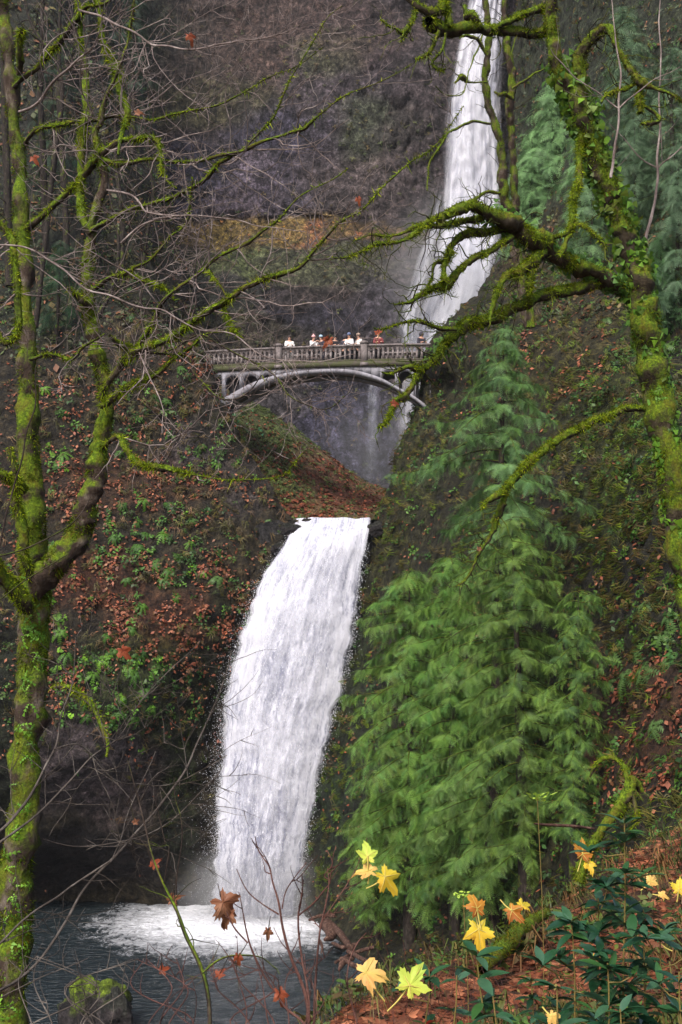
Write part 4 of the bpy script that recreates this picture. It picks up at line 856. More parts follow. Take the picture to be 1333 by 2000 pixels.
right_limbs = [
 (A_, [(1400, 1500, 60), (1370, 1300, 60), (1344, 1110, 62), (1326, 1010, 62), (1311, 910, 62), (1293, 810, 62), (1276, 710, 62), (1262, 640, 62), (1256, 590, 60), (1250, 550, 52), (1241, 510, 46), (1226, 475, 46), (1216, 435, 45), (1201, 400, 42), (1186, 360, 42), (1171, 320, 43), (1158, 280, 42), (1141, 240, 38), (1131, 205, 36), (1113, 170, 36), (1091, 130, 31), (1084, 90, 28), (1078, 50, 28), (1076, 0, 26), (1074, -80, 20), (1060, -250, 12)], 12, 11.4, .75, 0),
 (A_, [(1136, 225, 30), (1133, 180, 31), (1133, 140, 30), (1134, 105, 28), (1151, 78, 23), (1176, 58, 23), (1196, 60, 18), (1206, 85, 13), (1221, 120, 13), (1241, 152, 16), (1256, 165, 20), (1278, 172, 9), (1311, 185, 6), (1335, 205, 5), (1370, 230, 3)], 11.6, 11.0, .8, 1),
 (B_, [(1245, 160, 12), (1248, 188, 15), (1250, 222, 10)], 11.3, 11.2, 1, 0),
 (B_, [(1250, 205, 8), (1262, 212, 8), (1283, 225, 9), (1284, 238, 9), (1270, 242, 12), (1254, 243, 6)], 11.3, 11.2, 1, 1),
 (B_, [(1243, 160, 8), (1225, 178, 9), (1201, 184, 10), (1178, 191, 8), (1172, 202, 4)], 11.3, 11.1, 1, 1),
 (B_, [(1078, 62, 22), (1045, 66, 20), (1016, 62, 22), (986, 58, 26), (946, 56, 28), (906, 54, 30), (868, 52, 30), (843, 48, 30), (838, 47, 22)], 11.7, 10.9, 1, 1),
 (B_, [(1076, 18, 16), (1040, 20, 16), (1015, 28, 15), (990, 40, 14), (965, 55, 10)], 11.6, 11.2, 1, 0),
 (B_, [(875, 48, 14), (866, 10, 16), (862, 0, 16), (874, -40, 12)], 11, 11, 1, 0),
 (B_, [(868, 0, 18), (858, 20, 19), (840, 28, 18), (820, 18, 17), (805, 8, 14), (788, -6, 9)], 11, 10.8, 1, 0),
 (B_, [(816, 26, 9), (806, 42, 8), (791, 65, 8), (775, 56, 6), (758, 50, 4), (745, 40, 2)], 10.9, 10.7, .9, 1),
 (B_, [(791, 64, 5), (786, 78, 3)], 10.8, 10.8, .9, 0),
 (B_, [(935, 45, 10), (918, 28, 20), (906, 30, 16), (900, 10, 8)], 11, 11, 1.1, 0),
 (B_, [(858, 62, 10), (850, 85, 8), (838, 105, 6), (815, 118, 4)], 10.9, 10.8, .9, 1),
 (B_, [(870, 66, 6), (866, 100, 5), (850, 125, 5), (862, 138, 6), (872, 135, 5)], 10.9, 10.9, .9, 1),
 (B_, [(1255, 590, 30), (1232, 572, 28), (1206, 556, 28), (1176, 541, 31), (1146, 526, 35), (1111, 510, 36), (1081, 495, 36), (1056, 480, 46), (1036, 465, 42), (1011, 447, 37), (986, 434, 33), (956, 419, 29), (931, 403, 27), (906, 405, 23), (876, 415, 21), (856, 424, 15), (826, 440, 12), (796, 460, 9), (766, 475, 8), (726, 485, 6), (696, 492, 5), (666, 497, 4), (630, 500, 2.5)], 12, 9.6, 1, 1),
 (B_, [(950, 418, 16), (911, 426, 15), (866, 436, 12), (836, 440, 12), (806, 446, 10), (770, 455, 6), (730, 458, 4), (690, 470, 2)], 10.9, 10, 1, 1),
 (B_, [(1005, 456, 16), (966, 452, 15), (936, 450, 19), (911, 452, 18), (891, 470, 14), (881, 490, 14), (872, 512, 11), (851, 518, 8), (842, 540, 6), (836, 558, 5)], 11.1, 10.4, 1, 1),
 (B_, [(884, 488, 10), (868, 525, 12), (866, 550, 10)], 10.6, 10.5, 1, 0),
 (B_, [(1000, 468, 14), (961, 484, 14), (926, 505, 15), (891, 532, 17), (871, 555, 21), (841, 565, 13), (816, 585, 11), (796, 597, 6), (770, 600, 3)], 11, 10.3, 1, 1),
 (B_, [(1062, 490, 26), (1052, 500, 28), (1036, 512, 26), (1016, 530, 22), (986, 545, 17), (971, 570, 15), (963, 605, 11), (958, 620, 5)], 11.3, 10.9, 1, 1),
 (B_, [(1036, 525, 16), (1037, 550, 14), (1036, 575, 9)], 11.2, 11.2, 1.1, 0),
 (B_, [(1136, 265, 12), (1131, 290, 14), (1133, 322, 16), (1124, 360, 17), (1123, 400, 17), (1118, 435, 15), (1108, 460, 13), (1102, 488, 12), (1098, 500, 6)], 11.6, 11.2, 1, 0),
 (B_, [(1116, 440, 9), (1098, 460, 9), (1075, 472, 9), (1050, 480, 5)], 11.3, 11.2, .9, 0),
 (B_, [(1122, 438, 9), (1151, 450, 9), (1171, 475, 8), (1180, 490, 4)], 11.3, 11.2, .9, 1),
 (B_, [(1250, 590, 26), (1222, 570, 26), (1196, 558, 28), (1166, 555, 27), (1131, 560, 27), (1091, 571, 25), (1056, 580, 25), (1016, 595, 23), (986, 614, 24), (956, 625, 25), (916, 632, 26), (886, 650, 22), (866, 672, 15), (852, 692, 13), (836, 718, 13), (811, 726, 12), (791, 717, 10), (766, 725, 6), (748, 722, 3)], 12, 10.3, 1, 1),
 (B_, [(886, 646, 12), (850, 640, 9), (816, 633, 8), (766, 636, 5), (730, 640, 3)], 10.7, 10.2, .9, 1),
 (B_, [(812, 728, 12), (800, 752, 13), (786, 775, 15), (771, 786, 14), (757, 822, 9), (746, 832, 8), (736, 836, 5)], 10.4, 10.2, 1, 1),
 (B_, [(1284, 795, 14), (1261, 795, 13), (1216, 795, 15), (1186, 810, 15), (1156, 823, 15), (1126, 840, 17), (1101, 851, 17), (1071, 870, 17), (1041, 895, 19), (1016, 925, 17), (991, 947, 15), (971, 970, 14), (951, 988, 9), (945, 995, 4)], 12, 10.6, 1, 0),
 (B_, [(984, 955, 14), (981, 980, 16), (977, 1008, 16), (966, 1035, 12), (951, 1058, 10), (936, 1085, 7), (926, 1105, 7), (906, 1136, 5), (890, 1150, 2)], 11, 10.8, .9, 1),
]
rt, rq = mossy_tree('leaning_mossy_maple', P(1400, 1500, 12), 'thick leaning moss covered tree at the right with fern clad limbs reaching left', 'tree', right_limbs, M['moss_limb'], M['moss_limb'], 5200,
   tw=(((11, 6.5), .8, .0085), dict(levels=2, up=-.03, wig=.36, flat=.6)), twmat=M['mossy_twig'])
fronds_on(path(right_limbs[0][1][1:21], 12, 11.6, 0), 1250, .2, [(84, 124, 36), (66, 100, 32), (110, 148, 42), (84, 100, 28)], 'epiphyte_ferns', rt)
fronds_on(path(right_limbs[14][1][:12], 12, 11, 0), 240, .16, [(92, 130, 54), (74, 110, 44)], 'limb_ferns', rt)
fronds_on(path(right_limbs[24][1][:14], 12, 11, 0), 90, .11, [(92, 130, 54), (74, 110, 44)], 'limb_ferns', rt)
# two slender stems in front of the upper fall, farther off
for nm, lab, pts in (('slender_tree', 'slender dark mossy trunk curving in front of the upper waterfall, left one of the pair', [(1030, 640, 18), (1011, 520, 18), (1003, 460, 19), (998, 425, 20), (988, 395, 20), (983, 355, 22), (982, 325, 18), (976, 280, 17), (968, 240, 17), (954, 200, 16), (948, 160, 15), (953, 120, 15), (954, 75, 14), (948, 0, 13), (940, -120, 9), (934, -260, 4)]),
                    ('slender_tree', 'straighter dark mossy trunk just right of the upper waterfall, right one of the pair', [(1040, 640, 17), (1016, 520, 16), (1008, 435, 17), (1007, 400, 18), (1003, 350, 16), (1001, 300, 15), (998, 250, 15), (996, 210, 18), (999, 165, 17), (998, 130, 17), (991, 90, 16), (986, 50, 13), (986, 0, 12), (990, -120, 9), (994, -260, 4)])):
    limbs = [(A_, pts, 26, 25, .55, 1)]
    if 'curving' in lab: limbs += [(B_, [(978, 376, 7), (950, 378, 7), (930, 385, 6), (915, 395, 3)], 25.5, 25, .8, 1), (B_, [(956, 241, 5), (925, 237, 6), (895, 250, 6), (875, 262, 5), (850, 300, 4), (838, 330, 4), (834, 370, 2)], 25.2, 24.6, .7, 1), (B_, [(950, 110, 8), (935, 78, 8), (915, 72, 7), (900, 72, 5)], 25, 24.5, .9, 1), (B_, [(950, 160, 4), (920, 160, 4), (908, 150, 14), (900, 148, 10), (890, 160, 3)], 25, 24.6, .9, 1), (B_, [(946, 60, 4), (920, 130, 3), (905, 180, 3), (870, 185, 3), (850, 170, 2)], 25, 24, .4, 1)]
    else: limbs += [(B_, [(1000, 190, 8), (985, 182, 9), (975, 186, 8), (965, 180, 4)], 25.2, 25, 1, 0), (B_, [(1001, 175, 5), (1030, 155, 6), (1050, 140, 4), (1070, 130, 3)], 25.2, 25, .8, 1)]
    mossy_tree(nm, P(pts[0][0], pts[0][1], 26), lab, 'tree', limbs, M['moss_bark'], M['moss_limb'], 1500, group='pair of slender trunks before the upper waterfall',
       tw=(((1.6, 2.0), 1.2, .012), dict(levels=2, up=.0, wig=.35, flat=.6)), twmat=M['dark_twig'])
# ------------------------------------------------------------------ vegetation on the terrain
def onpatch(p, px, py):
    if not hasattr(p, 'pp'): p.pp = proj(p.V)
    d = np.hypot(p.pp[0] - px, p.pp[1] - py); k = np.argsort(d)[:12]; k = k[d[k] < d[k[0]] + 6]; k = k[np.argmin(p.V[k, 1])]
    return p.V[k], p.N.reshape(-1, 3)[k]
def stuff(name, parts, mat, label=None, cat=None):
    V, Fc, c = join(parts); o = link(name, mesh(name, V, Fc, c), None, mat); tag(o, label, cat, None, 'stuff'); return o
def outward(N, up=.6, j=.3): 
    Z = N + np.array([0, 0, up]) + rng.normal(size=N.shape) * j; return Z / np.linalg.norm(Z, axis=1)[:, None]
BU = [T_bush(9, .5, .5) for _ in range(3)]; GR = T_grass(7, 1.6); KT = T_kite(.35); ST = T_star()
def scatter(p, n, T, size, cols, prob=None, up=.6, var=.35, off=.12, flat=None, jit=.25, sj=.5):
    X, N, px, py = sample(p, n, prob); m = len(X)
    if m == 0: return (np.zeros((0, 3)), np.zeros((0, 3), int), np.zeros((0, 3)))
    return inst(T, X + N * off, basis(outward(N, up)), size * rng.uniform(1 - sj, 1 + sj, m), tint(m, cols, var), jit)
def clump(s, thr, gain=3, seed=0): return lambda px, py, X: np.clip((noise(X + seed, s) + .5 * noise(X + seed, s * .4) - thr) * gain, 0, 1)
# far cliff: tufts in the seams and a scrubby ledge
FG = [(70, 82, 46), (96, 98, 58), (60, 66, 42), (108, 92, 62), (84, 76, 50)]
def pf(px, py, X):
    w = inb(px, py, [(500, 515, 300, 45, .9), (640, 100, 90, 60, .6), (740, 250, 90, 80, .55), (400, 170, 200, 90, .4), (480, 640, 160, 40, .55), (230, 60, 110, 120, .5), (1200, 200, 250, 350, .7), (330, 60, 150, 100, .4)])
    return np.clip(w + .12, 0, 1) * np.clip((noise(X, 3.5) + .25) * 3, 0, 1)
stuff('cliff_scrub', [scatter(far, 16000, BU[0], .34, FG, pf, .5)] + [scatter(far, 6000, BU[1], .3, [(178, 132, 60), (190, 120, 82), (160, 140, 60), (120, 96, 60)], lambda px, py, X: inb(px, py, [(520, 456, 240, 20, 1), (600, 474, 60, 16, .8)]), .8)], M['leaf'], 'low olive and rusty scrub clinging to ledges of the far dark cliff', 'scrub')
# left bank
RED = [(128, 70, 48), (154, 88, 62), (104, 58, 42), (90, 54, 42), (172, 112, 84), (110, 82, 52)]
GRN = [(56, 92, 40), (78, 118, 48), (48, 74, 38), (92, 130, 50), (66, 84, 44)]
OLIVE = [(84, 84, 36), (66, 66, 32), (104, 98, 46), (56, 58, 30)]
BRT = [(84, 128, 38), (104, 150, 38), (70, 108, 38), (122, 166, 50)]
def pl(L, s=1.2, thr=-.15, seed=0, base=0.0):
    return lambda px, py, X: np.clip(inb(px, py, L) + base, 0, 1) * np.clip((noise(X + seed, s) + .5 * noise(X + seed, s * .35) - thr) * 3.2, 0, 1) * (X[:, 2] > .8)
wallface = [(160, 1560, 170, 130, 1)]
lowcut = lambda f: (lambda px, py, X: f(px, py, X) * np.clip((1490 + 40 * np.sin(px * .03) - py) / 50, 0.02, 1))
LS = []
LS.append(scatter(left, 72000, KT, .175, RED, lowcut(pl([(220, 960, 230, 60, .8), (160, 1120, 160, 70, .9), (330, 1220, 140, 60, 1), (440, 1150, 60, 70, .9), (130, 900, 90, 90, .6), (380, 740, 60, 60, .6), (120, 760, 100, 60, .4), (120, 1250, 70, 120, .5), (370, 1300, 30, 60, .7)], 1.0, -.1, 3, .16)), .5))
LS.append(scatter(left, 11000, BU[0], .3, GRN, lowcut(pl([(300, 1060, 130, 80, .7), (220, 1330, 130, 80, .9), (120, 880, 60, 60, .5), (280, 820, 90, 60, .5), (420, 880, 50, 70, .6)], .9, -.05, 11, .25)), .5))
LS.append(scatter(left, 3500, BU[1], .3, BRT, lowcut(pl([(330, 1090, 70, 50, .6), (235, 1340, 110, 90, 1), (120, 1240, 40, 90, .9), (120, 880, 50, 40, .7), (400, 1000, 60, 100, .3)], .8, .0, 19)), .5))
LS.append(scatter(left, 11000, GR, .46, OLIVE + [(96, 78, 52), (120, 92, 66)], lowcut(pl([(400, 900, 150, 150, .6), (500, 1020, 60, 60, .6), (300, 750, 150, 100, .5)], 1.1, -.25, 27, .3)), .1))
LS.append(scatter(left, 5000, GR, .36, [(64, 82, 26), (84, 104, 30), (50, 62, 26)], pl([(370, 1380, 50, 160, .9), (430, 1230, 30, 100, .8), (340, 1560, 40, 100, .5), (210, 1450, 40, 60, .5)], .8, -.1, 31), -.3))
stuff('bank_plants', LS, M['leaf'], 'ferns, dry grass and rusty fallen leaves covering the left bank', 'undergrowth')
# wooded hillside, upper left
pu = lambda px, py, X: np.clip((720 - py) / 120, 0, 1) * np.clip((noise(X + 4, 2.5) + .3) * 2.5, 0, 1)
stuff('hillside_scrub', [scatter(left, 9000, BU[2], .42, [(50, 66, 42), (70, 84, 50), (44, 52, 36), (90, 92, 60), (84, 68, 48)], pu, .5), scatter(left, 9000, KT, .5, [(120, 80, 56), (92, 84, 48), (74, 92, 60)], pu, .5)], M['leaf'], 'dim grey green undergrowth on the wooded slope at the upper left', 'undergrowth')
# hill under the arch
stuff('hill_plants', [
    scatter(hill, 11000, KT, .28, RED[:4] + [(104, 66, 48)], pl([(640, 920, 60, 30, 1), (690, 975, 70, 30, 1), (590, 995, 80, 30, .9), (560, 900, 60, 40, .6)], .9, -.4, 3, .2), .6),
    scatter(hill, 7000, BU[0], .22, [(88, 104, 52), (74, 90, 46), (104, 112, 62)], pl([(560, 850, 70, 40, 1), (520, 810, 60, 40, 1), (520, 930, 60, 60, .7), (640, 960, 60, 40, .3)], .9, -.4, 7, .2), .6),
    scatter(hill, 900, BU[1], .3, [(84, 142, 96), (66, 118, 80)], pl([(480, 835, 30, 30, 1)], .9, -.6, 7), .6)], M['leaf'], 'bracken and green plants on the slope seen beneath the bridge', 'undergrowth')
# right bank
RS = []
RS.append(scatter(right, 13000, BU[0], .3, [(50, 84, 36), (70, 106, 42), (42, 64, 32), (84, 118, 44)], pl([(800, 900, 60, 150, .6), (1080, 560, 120, 80, .6), (1250, 800, 120, 160, .6), (1300, 1200, 90, 60, .8), (1150, 1480, 80, 60, .5)], .9, -.1, 5, .3), .5))
RS.append(scatter(right, 50000, KT, .17, RED + [(104, 60, 40)], pl([(1100, 700, 110, 90, .8), (1290, 1400, 130, 60, 1), (1270, 1500, 150, 50, .9), (1110, 620, 90, 50, .6), (1280, 1330, 80, 40, .7), (1250, 450, 110, 70, .6), (1180, 1360, 60, 60, .8)], 1, -.1, 15, .2), .5))
RS.append(scatter(right, 12000, GR, .45, [(88, 88, 34), (70, 72, 30), (104, 92, 44), (78, 62, 38)], pl([(1220, 900, 150, 200, .9), (1180, 1150, 120, 110, .8), (1100, 700, 130, 120, .5), (740, 1050, 60, 120, .8), (820, 860, 60, 100, .6)], 1, -.35, 25, .25), -.25))
RS.append(scatter(right, 14000, GR, .36, [(92, 112, 28), (112, 130, 36), (72, 90, 26)], pl([(1200, 880, 130, 160, .9), (1180, 1050, 80, 60, .8), (690, 1400, 60, 260, .8), (640, 1560, 40, 160, .9), (1240, 720, 80, 80, .6), (760, 1000, 30, 100, .6), (1060, 540, 60, 40, .5), (1150, 800, 200, 300, .5), (820, 850, 60, 150, .6)], .9, -.15, 35, .2), -.35))
stuff('right_bank_plants', RS, M['leaf'], 'moss, hanging grass, ferns and brown leaves on the steep right bank', 'undergrowth')
pr = lambda px, py, X: np.clip((640 - py) / 80, 0, 1) * np.clip((noise(X + 4, 2.5) + .25) * 2.5, 0, 1) * (px > 1010)
stuff('right_hillside_scrub', [scatter(right, 9000, BU[2], .42, [(66, 86, 56), (90, 108, 72), (56, 66, 46), (104, 92, 62)], pr, .5), scatter(right, 9000, KT, .4, [(130, 84, 58), (100, 88, 54)], pr, .5)], M['leaf'], 'thin scrub on the steep slope behind the right hand trees', 'undergrowth')
# single ferns
def shared_ferns(nm, k, cols, nf, n):
    out = []
    for i in range(k):
        V, Fc = T_fern(nf, n, .75, .55); c = np.repeat(tint(1, cols, .15), len(V), 0) * rng.uniform(.75, 1.25, (len(V), 1))
        me = mesh(nm, V, Fc, c.clip(0, 1)); me.materials.append(M['leaf']); out.append(me)
    return out
FE1 = shared_ferns('fern', 5, [(84, 124, 42), (104, 146, 46), (68, 104, 40)], 13, 7)
FE2 = shared_ferns('fern', 4, [(76, 106, 52), (92, 122, 64), (62, 90, 46)], 14, 10)
def fern_at(p, px, py, sc, mes, label, group, name='fern', tilt=.5):
    X, N = onpatch(p, px, py); Z = N + np.array([0, 0, tilt]); R = basis(Z[None])[0]
    o = bpy.data.objects.new(name, random.choice(mes)); C.objects.link(o)
    from mathutils import Matrix
    m4 = Matrix(R.tolist()).to_4x4(); m4.translation = tuple(X + N * .05); o.matrix_world = m4 @ Matrix.Scale(sc, 4); tag(o, label, 'fern', group)
regions = [
 ('small green fern growing among red leaves high on the left bank below the bridge', 'ferns high on the left bank', [(120, 885, 1.1), (108, 900, .8), (275, 815, .8), (400, 870, .8), (425, 900, .7), (265, 850, .7), (130, 800, .8), (240, 880, .7), (350, 720, .7), (95, 760, .8), (210, 780, .7), (180, 850, .6), (330, 790, .6), (245, 745, .7), (300, 770, .6)]),
 ('green fern on the leaf strewn middle of the left bank beside the lower fall', 'ferns on the middle of the left bank', [(220, 1020, .9), (285, 985, .9), (335, 985, 1), (275, 1018, .9), (325, 1045, 1), (265, 1065, .9), (300, 1095, 1), (350, 1085, 1.1), (335, 1110, 1), (310, 1135, .9), (225, 1055, .8), (160, 1000, .8), (105, 1060, .8), (370, 1015, .8), (380, 1060, .8), (290, 1040, .8), (250, 990, .7), (395, 1115, .7), (345, 1160, .7), (280, 1180, .8), (255, 1130, .7)]),
 ('bright green fern in the lush patch above the bare rock of the left bank', 'ferns in the lush low patch on the left bank', [(110, 1200, 1), (118, 1240, 1), (130, 1275, 1), (200, 1290, 1.1), (225, 1275, 1.1), (248, 1300, 1.1), (190, 1318, 1), (268, 1322, 1.1), (290, 1350, 1), (240, 1360, 1.1), (180, 1365, 1), (150, 1310, .9), (278, 1280, 1), (310, 1300, .9), (215, 1240, .9), (260, 1225, .8), (300, 1385, .9), (270, 1405, .9), (225, 1400, .9), (175, 1400, .8)])]
ORD = ['first', 'second', 'third', 'fourth', 'fifth', 'sixth', 'seventh']
ROWN = {1: ['only row'], 2: ['upper row', 'lower row'], 3: ['top row', 'middle row', 'bottom row'], 4: ['top row', 'second row', 'third row', 'bottom row'], 5: ['top row', 'second row', 'middle row', 'fourth row', 'bottom row']}
def rowed(L, kind, where):
    L = sorted(L, key=lambda q: q[1]); n = max(2, round(len(L) / 5)); rows_ = [L[len(L) * i // n: len(L) * (i + 1) // n] for i in range(n)]; out = []
    for nm, R in zip(ROWN[n], rows_):
        R = sorted(R)
        for i, q in enumerate(R): out.append((q, f"{ORD[i]} {kind} from the left, {nm} {where}"))
    return out
for (lab, grp, L), wh in zip(regions, ('high on the left bank', 'amid the litter midway', 'in the lush patch')):
    for (x, y, s), lb in rowed(L, 'green fern', wh): fern_at(left, x, y, s * .62, FE1, lb, grp)
fern_at(left, 428, 1128, .8, FE2, 'lone upright bright fern hanging just left of the lower waterfall halfway up', None)
fern_at(left, 520, 1018, .85, FE2, 'lone green fern at the lip left of the lower waterfall', None)
for (x, y, s), lb in rowed([(1170, 1300, .9), (1200, 1275, 1.1), (1240, 1262, 1.1), (1262, 1310, 1.0), (1300, 1240, .9), (1225, 1320, .9), (1310, 1290, .9), (1190, 1330, .7)], 'arching sword fern', 'clustered on the right bank'):
    fern_at(right, x, y, s * .95, FE2, lb, 'sword ferns clustered on the right bank', 'sword_fern')
for (x, y, s), lb in rowed([(1300, 680, .7), (1322, 740, .7), (1310, 1205, .8), (1110, 1225, .8), (1150, 1440, .7), (1190, 1470, .7), (1320, 960, .6), (1180, 620, .7), (1060, 560, .6), (1255, 1180, .7), (1130, 1180, .6), (1310, 590, .6), (1280, 1420, .6)], 'scattered single fern', 'on the mossy right bank'):
    fern_at(right, x, y, s, FE2, lb, 'scattered ferns on the right bank', 'fern')

# ------------------------------------------------------------------ conifers
def spray_template(n=8):
    parts = []; 
    def pt(t): return np.array([t, 0, -.1 * t - .32 * t * t])
    for i in range(n):
        t = .08 + .86 * i / n; a, b_ = pt(t), pt(t + .07); L = .44 * (1 - t) ** .6 * (.55 + min(t * 3, .45))
        for s in (-1, 1):
            tip = a + np.array([L * .85, s * L * .75, -.22 * L]); parts.append((np.array([a, a + (b_ - a) * .62, tip]), np.array([[0, 1, 2]])))
            q = a + (tip - a) * .45; parts.append((np.array([q, q + [.022, 0, 0], q + [L * .5, s * L * .02, -.12 * L]]), np.array([[0, 1, 2]])))
    a = pt(.9); parts.append((np.array([a + [0, .02, 0], a - [0, .02, 0], pt(1.05)]), np.array([[0, 1, 2]])))
    return merge(parts)
SPR = spray_template(7)
SPF = (SPR[0], SPR[1][[i for i in range(len(SPR[1])) if i % 2 == 0 or i == len(SPR[1]) - 1]])
def conifer(name, label, top, base, D, profL, profR, sp, nb, cols, group=None, dens=1.0, droop=.5, mat='leaf', zlow=None, cols2=None):
    """top/base in photo px; profL/R = [(y, half width px)]; sp = spray length in m"""
    near_ = D < 60
    if group == 'conifers on the right hillside' and top[0] > 1100: D = onpatch(right, base[0], base[1])[0][1] - 1.8; sp = sp * D / 76
    if near_: D = onpatch(right, base[0], base[1])[0][1] - 1.2; sp = sp * D / 37 * .74; nb = int(nb * 1.35)
    T, B = P(top[0], top[1], D), P(base[0], base[1], D)
    B = B - [0, 0, 2.0]; 
    root = empty(name, B, label, 'tree', group); H = np.linalg.norm(T - B)
    n = 18; D0_ = D; t = np.linspace(0, 1, n); Pt = B + (T - B) * t[:, None] + .06 * np.stack([noise(np.stack([t * H, t * 0 + i, t * 0], 1), 2.5) for i in range(3)], 1)
    V, Fc = tube(Pt, np.linspace(.017 * H + .05, .02, n), 8, .15); link('trunk', mesh('trunk', V, Fc, None, True), root, M['bark'])
    ys = np.linspace(top[1], base[1], 60)
    for k in range(nb):
        f = (k + rng.random()) / nb; f = f ** 1.08; py = top[1] + (base[1] - top[1]) * f; px = top[0] + (base[0] - top[0]) * f
        a = k * 2.399 + rng.normal() * .4
        w = (np.interp(py, *zip(*profR)) if math.cos(a) > 0 else np.interp(py, *zip(*profL))) * D / F
        wm = .5 * (np.interp(py, *zip(*profR)) + np.interp(py, *zip(*profL))) * D / F
        R = (w * abs(math.cos(a)) + wm * .8 * (1 - abs(math.cos(a)))) * rng.choice([rng.uniform(.5, .85), rng.uniform(.8, 1.15)])
        if R < .12: R = .12
        s0 = P(px, py, D); s0[2] += R * droop * .55
        o = np.array([math.cos(a), math.sin(a), 0]); m = 9; q = np.linspace(0, 1, m)
        wob = rng.normal() * .12; side = np.array([-o[1], o[0], 0])
        az_ = rng.uniform(.6, 1.4)
        bp = s0 + o * (R * q)[:, None] + side * (R * wob * q * q)[:, None] + np.array([0, 0, 1]) * (R * (.18 * q - droop * az_ * 1.25 * q ** 2 + .35 * droop * q ** 4))[:, None]
        V, Fc = tube(bp, np.linspace(.010 * R + .012, .006, m), 4)
        bo = link('bough', mesh('bough', V, Fc), root, M['bark'])
        ns = max(6, int(dens * (1 if near_ else .7) * (7 + R / sp * 14.5))); tt = rng.beta(1.6, 1.0, ns); i = np.minimum((tt * (m - 1)).astype(int), m - 2); fr = (tt * (m - 1) - i)[:, None]
        X = bp[i] * (1 - fr) + bp[i + 1] * fr; sd_ = rng.choice([-1, 1], ns)
        d = o * rng.uniform(.0, 1.0, (ns, 1)) + side * (sd_ * rng.uniform(.0, 1.2, ns))[:, None] + np.array([0, 0, 1]) * rng.uniform(-1.1, .05, (ns, 1)); d /= np.linalg.norm(d, axis=1)[:, None]
        up = np.array([0, 0, 1.0]) + o * .7 + rng.normal(size=(ns, 3)) * .5
        Y = np.cross(up, d); Y /= np.linalg.norm(Y, axis=1)[:, None]; Z = np.cross(d, Y)
        base_c = tint(1, cols, .2)[0]; cc = (tint(ns, cols2 if (cols2 and f > .38) else cols, .38) * .68 + base_c * .25)
        V, Fc, c = inst(SPR if near_ else SPF, X, np.stack([d, Y, Z], -1), sp * rng.uniform(.55, 1.25, ns), cc, .22)
        f_ = link('foliage', mesh('foliage', V, Fc, c), None, M[mat]); f_.parent = bo
        f_.location = (0, 0, 0)
    return root
BLU = [(96, 136, 82), (118, 154, 98), (76, 108, 66), (92, 122, 64)]
CED = [(102, 142, 56), (132, 168, 70), (76, 110, 46), (112, 142, 72), (96, 112, 44)]
conifer('cedar', 'tall blue green cedar mid right bank, its tip below the mossy limb', (985, 632), (960, 1800), 38,
   [(632, 8), (700, 70), (760, 95), (850, 120), (920, 190), (990, 185), (1060, 130), (1200, 120), (1400, 130), (1800, 110)], [(632, 8), (700, 70), (800, 90), (900, 120), (960, 165), (1100, 130), (1250, 150), (1500, 180), (1800, 120)], .62, 125, BLU + CED[:1], zlow=6, cols2=CED)
conifer('cedar', 'broad light green cedar leaning over the right edge of the lower waterfall', (800, 1120), (800, 1780), 37,
   [(1120, 45), (1200, 80), (1300, 120), (1400, 135), (1500, 120), (1600, 125), (1700, 120), (1780, 90)], [(1120, 45), (1200, 80), (1300, 100), (1500, 130), (1780, 110)], .6, 100, CED + [(104, 160, 84)], zlow=4)
conifer('cedar', 'dark green cedar at the foot of the tall blue green one, right of it', (1000, 1020), (1030, 1720), 34,
   [(1020, 50), (1100, 80), (1250, 100), (1450, 120), (1700, 120)], [(1020, 50), (1100, 90), (1200, 130), (1400, 120), (1600, 110), (1720, 60)], .55, 90, CED[1:] + [(54, 88, 48)], zlow=6)
conifer('cedar', 'low cedar closest to the pool with drooping green sprays at the waterline', (730, 1540), (740, 1800), 38.5,
   [(1540, 10), (1600, 60), (1700, 85), (1800, 55)], [(1540, 10), (1600, 60), (1700, 90), (1800, 70)], .5, 40, CED, zlow=2)
conifer('cedar', 'low dark cedar between the yellow leaves and the big cedars', (900, 1480), (890, 1760), 31,
   [(1480, 10), (1560, 80), (1660, 120), (1760, 90)], [(1480, 10), (1560, 80), (1660, 120), (1760, 90)], .48, 46, CED[2:] + [(60, 96, 52)], zlow=4)
conifer('cedar', 'mid green cedar filling the gap between the waterfall side cedar and the tall one', (880, 1090), (890, 1740), 36, [(1090, 50), (1200, 80), (1350, 100), (1740, 110)], [(1090, 50), (1200, 80), (1350, 100), (1740, 110)], .58, 80, CED[:3] + [(96, 150, 74)])
conifer('cedar', 'small cedar at the right flank of the cedar group, near the sword ferns', (1130, 1160), (1120, 1660), 36, [(1160, 45), (1260, 65), (1400, 70), (1660, 80)], [(1160, 45), (1260, 60), (1400, 60), (1660, 60)], .5, 56, CED[1:3] + [(70, 104, 60)])
FAR_G = [(124, 166, 104), (146, 186, 122), (98, 134, 88)]
FAR_D = [(92, 120, 86), (110, 138, 100), (72, 96, 70)]
conifer('hillside_conifer', 'pale green drooping conifer directly right of the upper waterfall', (1085, 150), (1070, 470), 84, [(150, 12), (220, 55), (320, 85), (420, 90), (470, 70)], [(150, 12), (220, 55), (320, 85), (420, 90), (470, 70)], 1.1, 100, FAR_G, 'conifers on the right hillside')
conifer('hillside_conifer', 'dim pale conifer at the right side near the top edge, beyond the thick tree', (1215, 10), (1225, 260), 76, [(10, 10), (100, 50), (260, 60)], [(10, 10), (100, 60), (260, 70)], 1.15, 60, FAR_D, 'conifers on the right hillside')
conifer('hillside_conifer', 'dim conifer at the right edge below the top corner', (1310, 90), (1315, 400), 66, [(90, 10), (200, 60), (400, 80)], [(90, 10), (200, 60), (400, 80)], 1.05, 60, FAR_D, 'conifers on the right hillside')
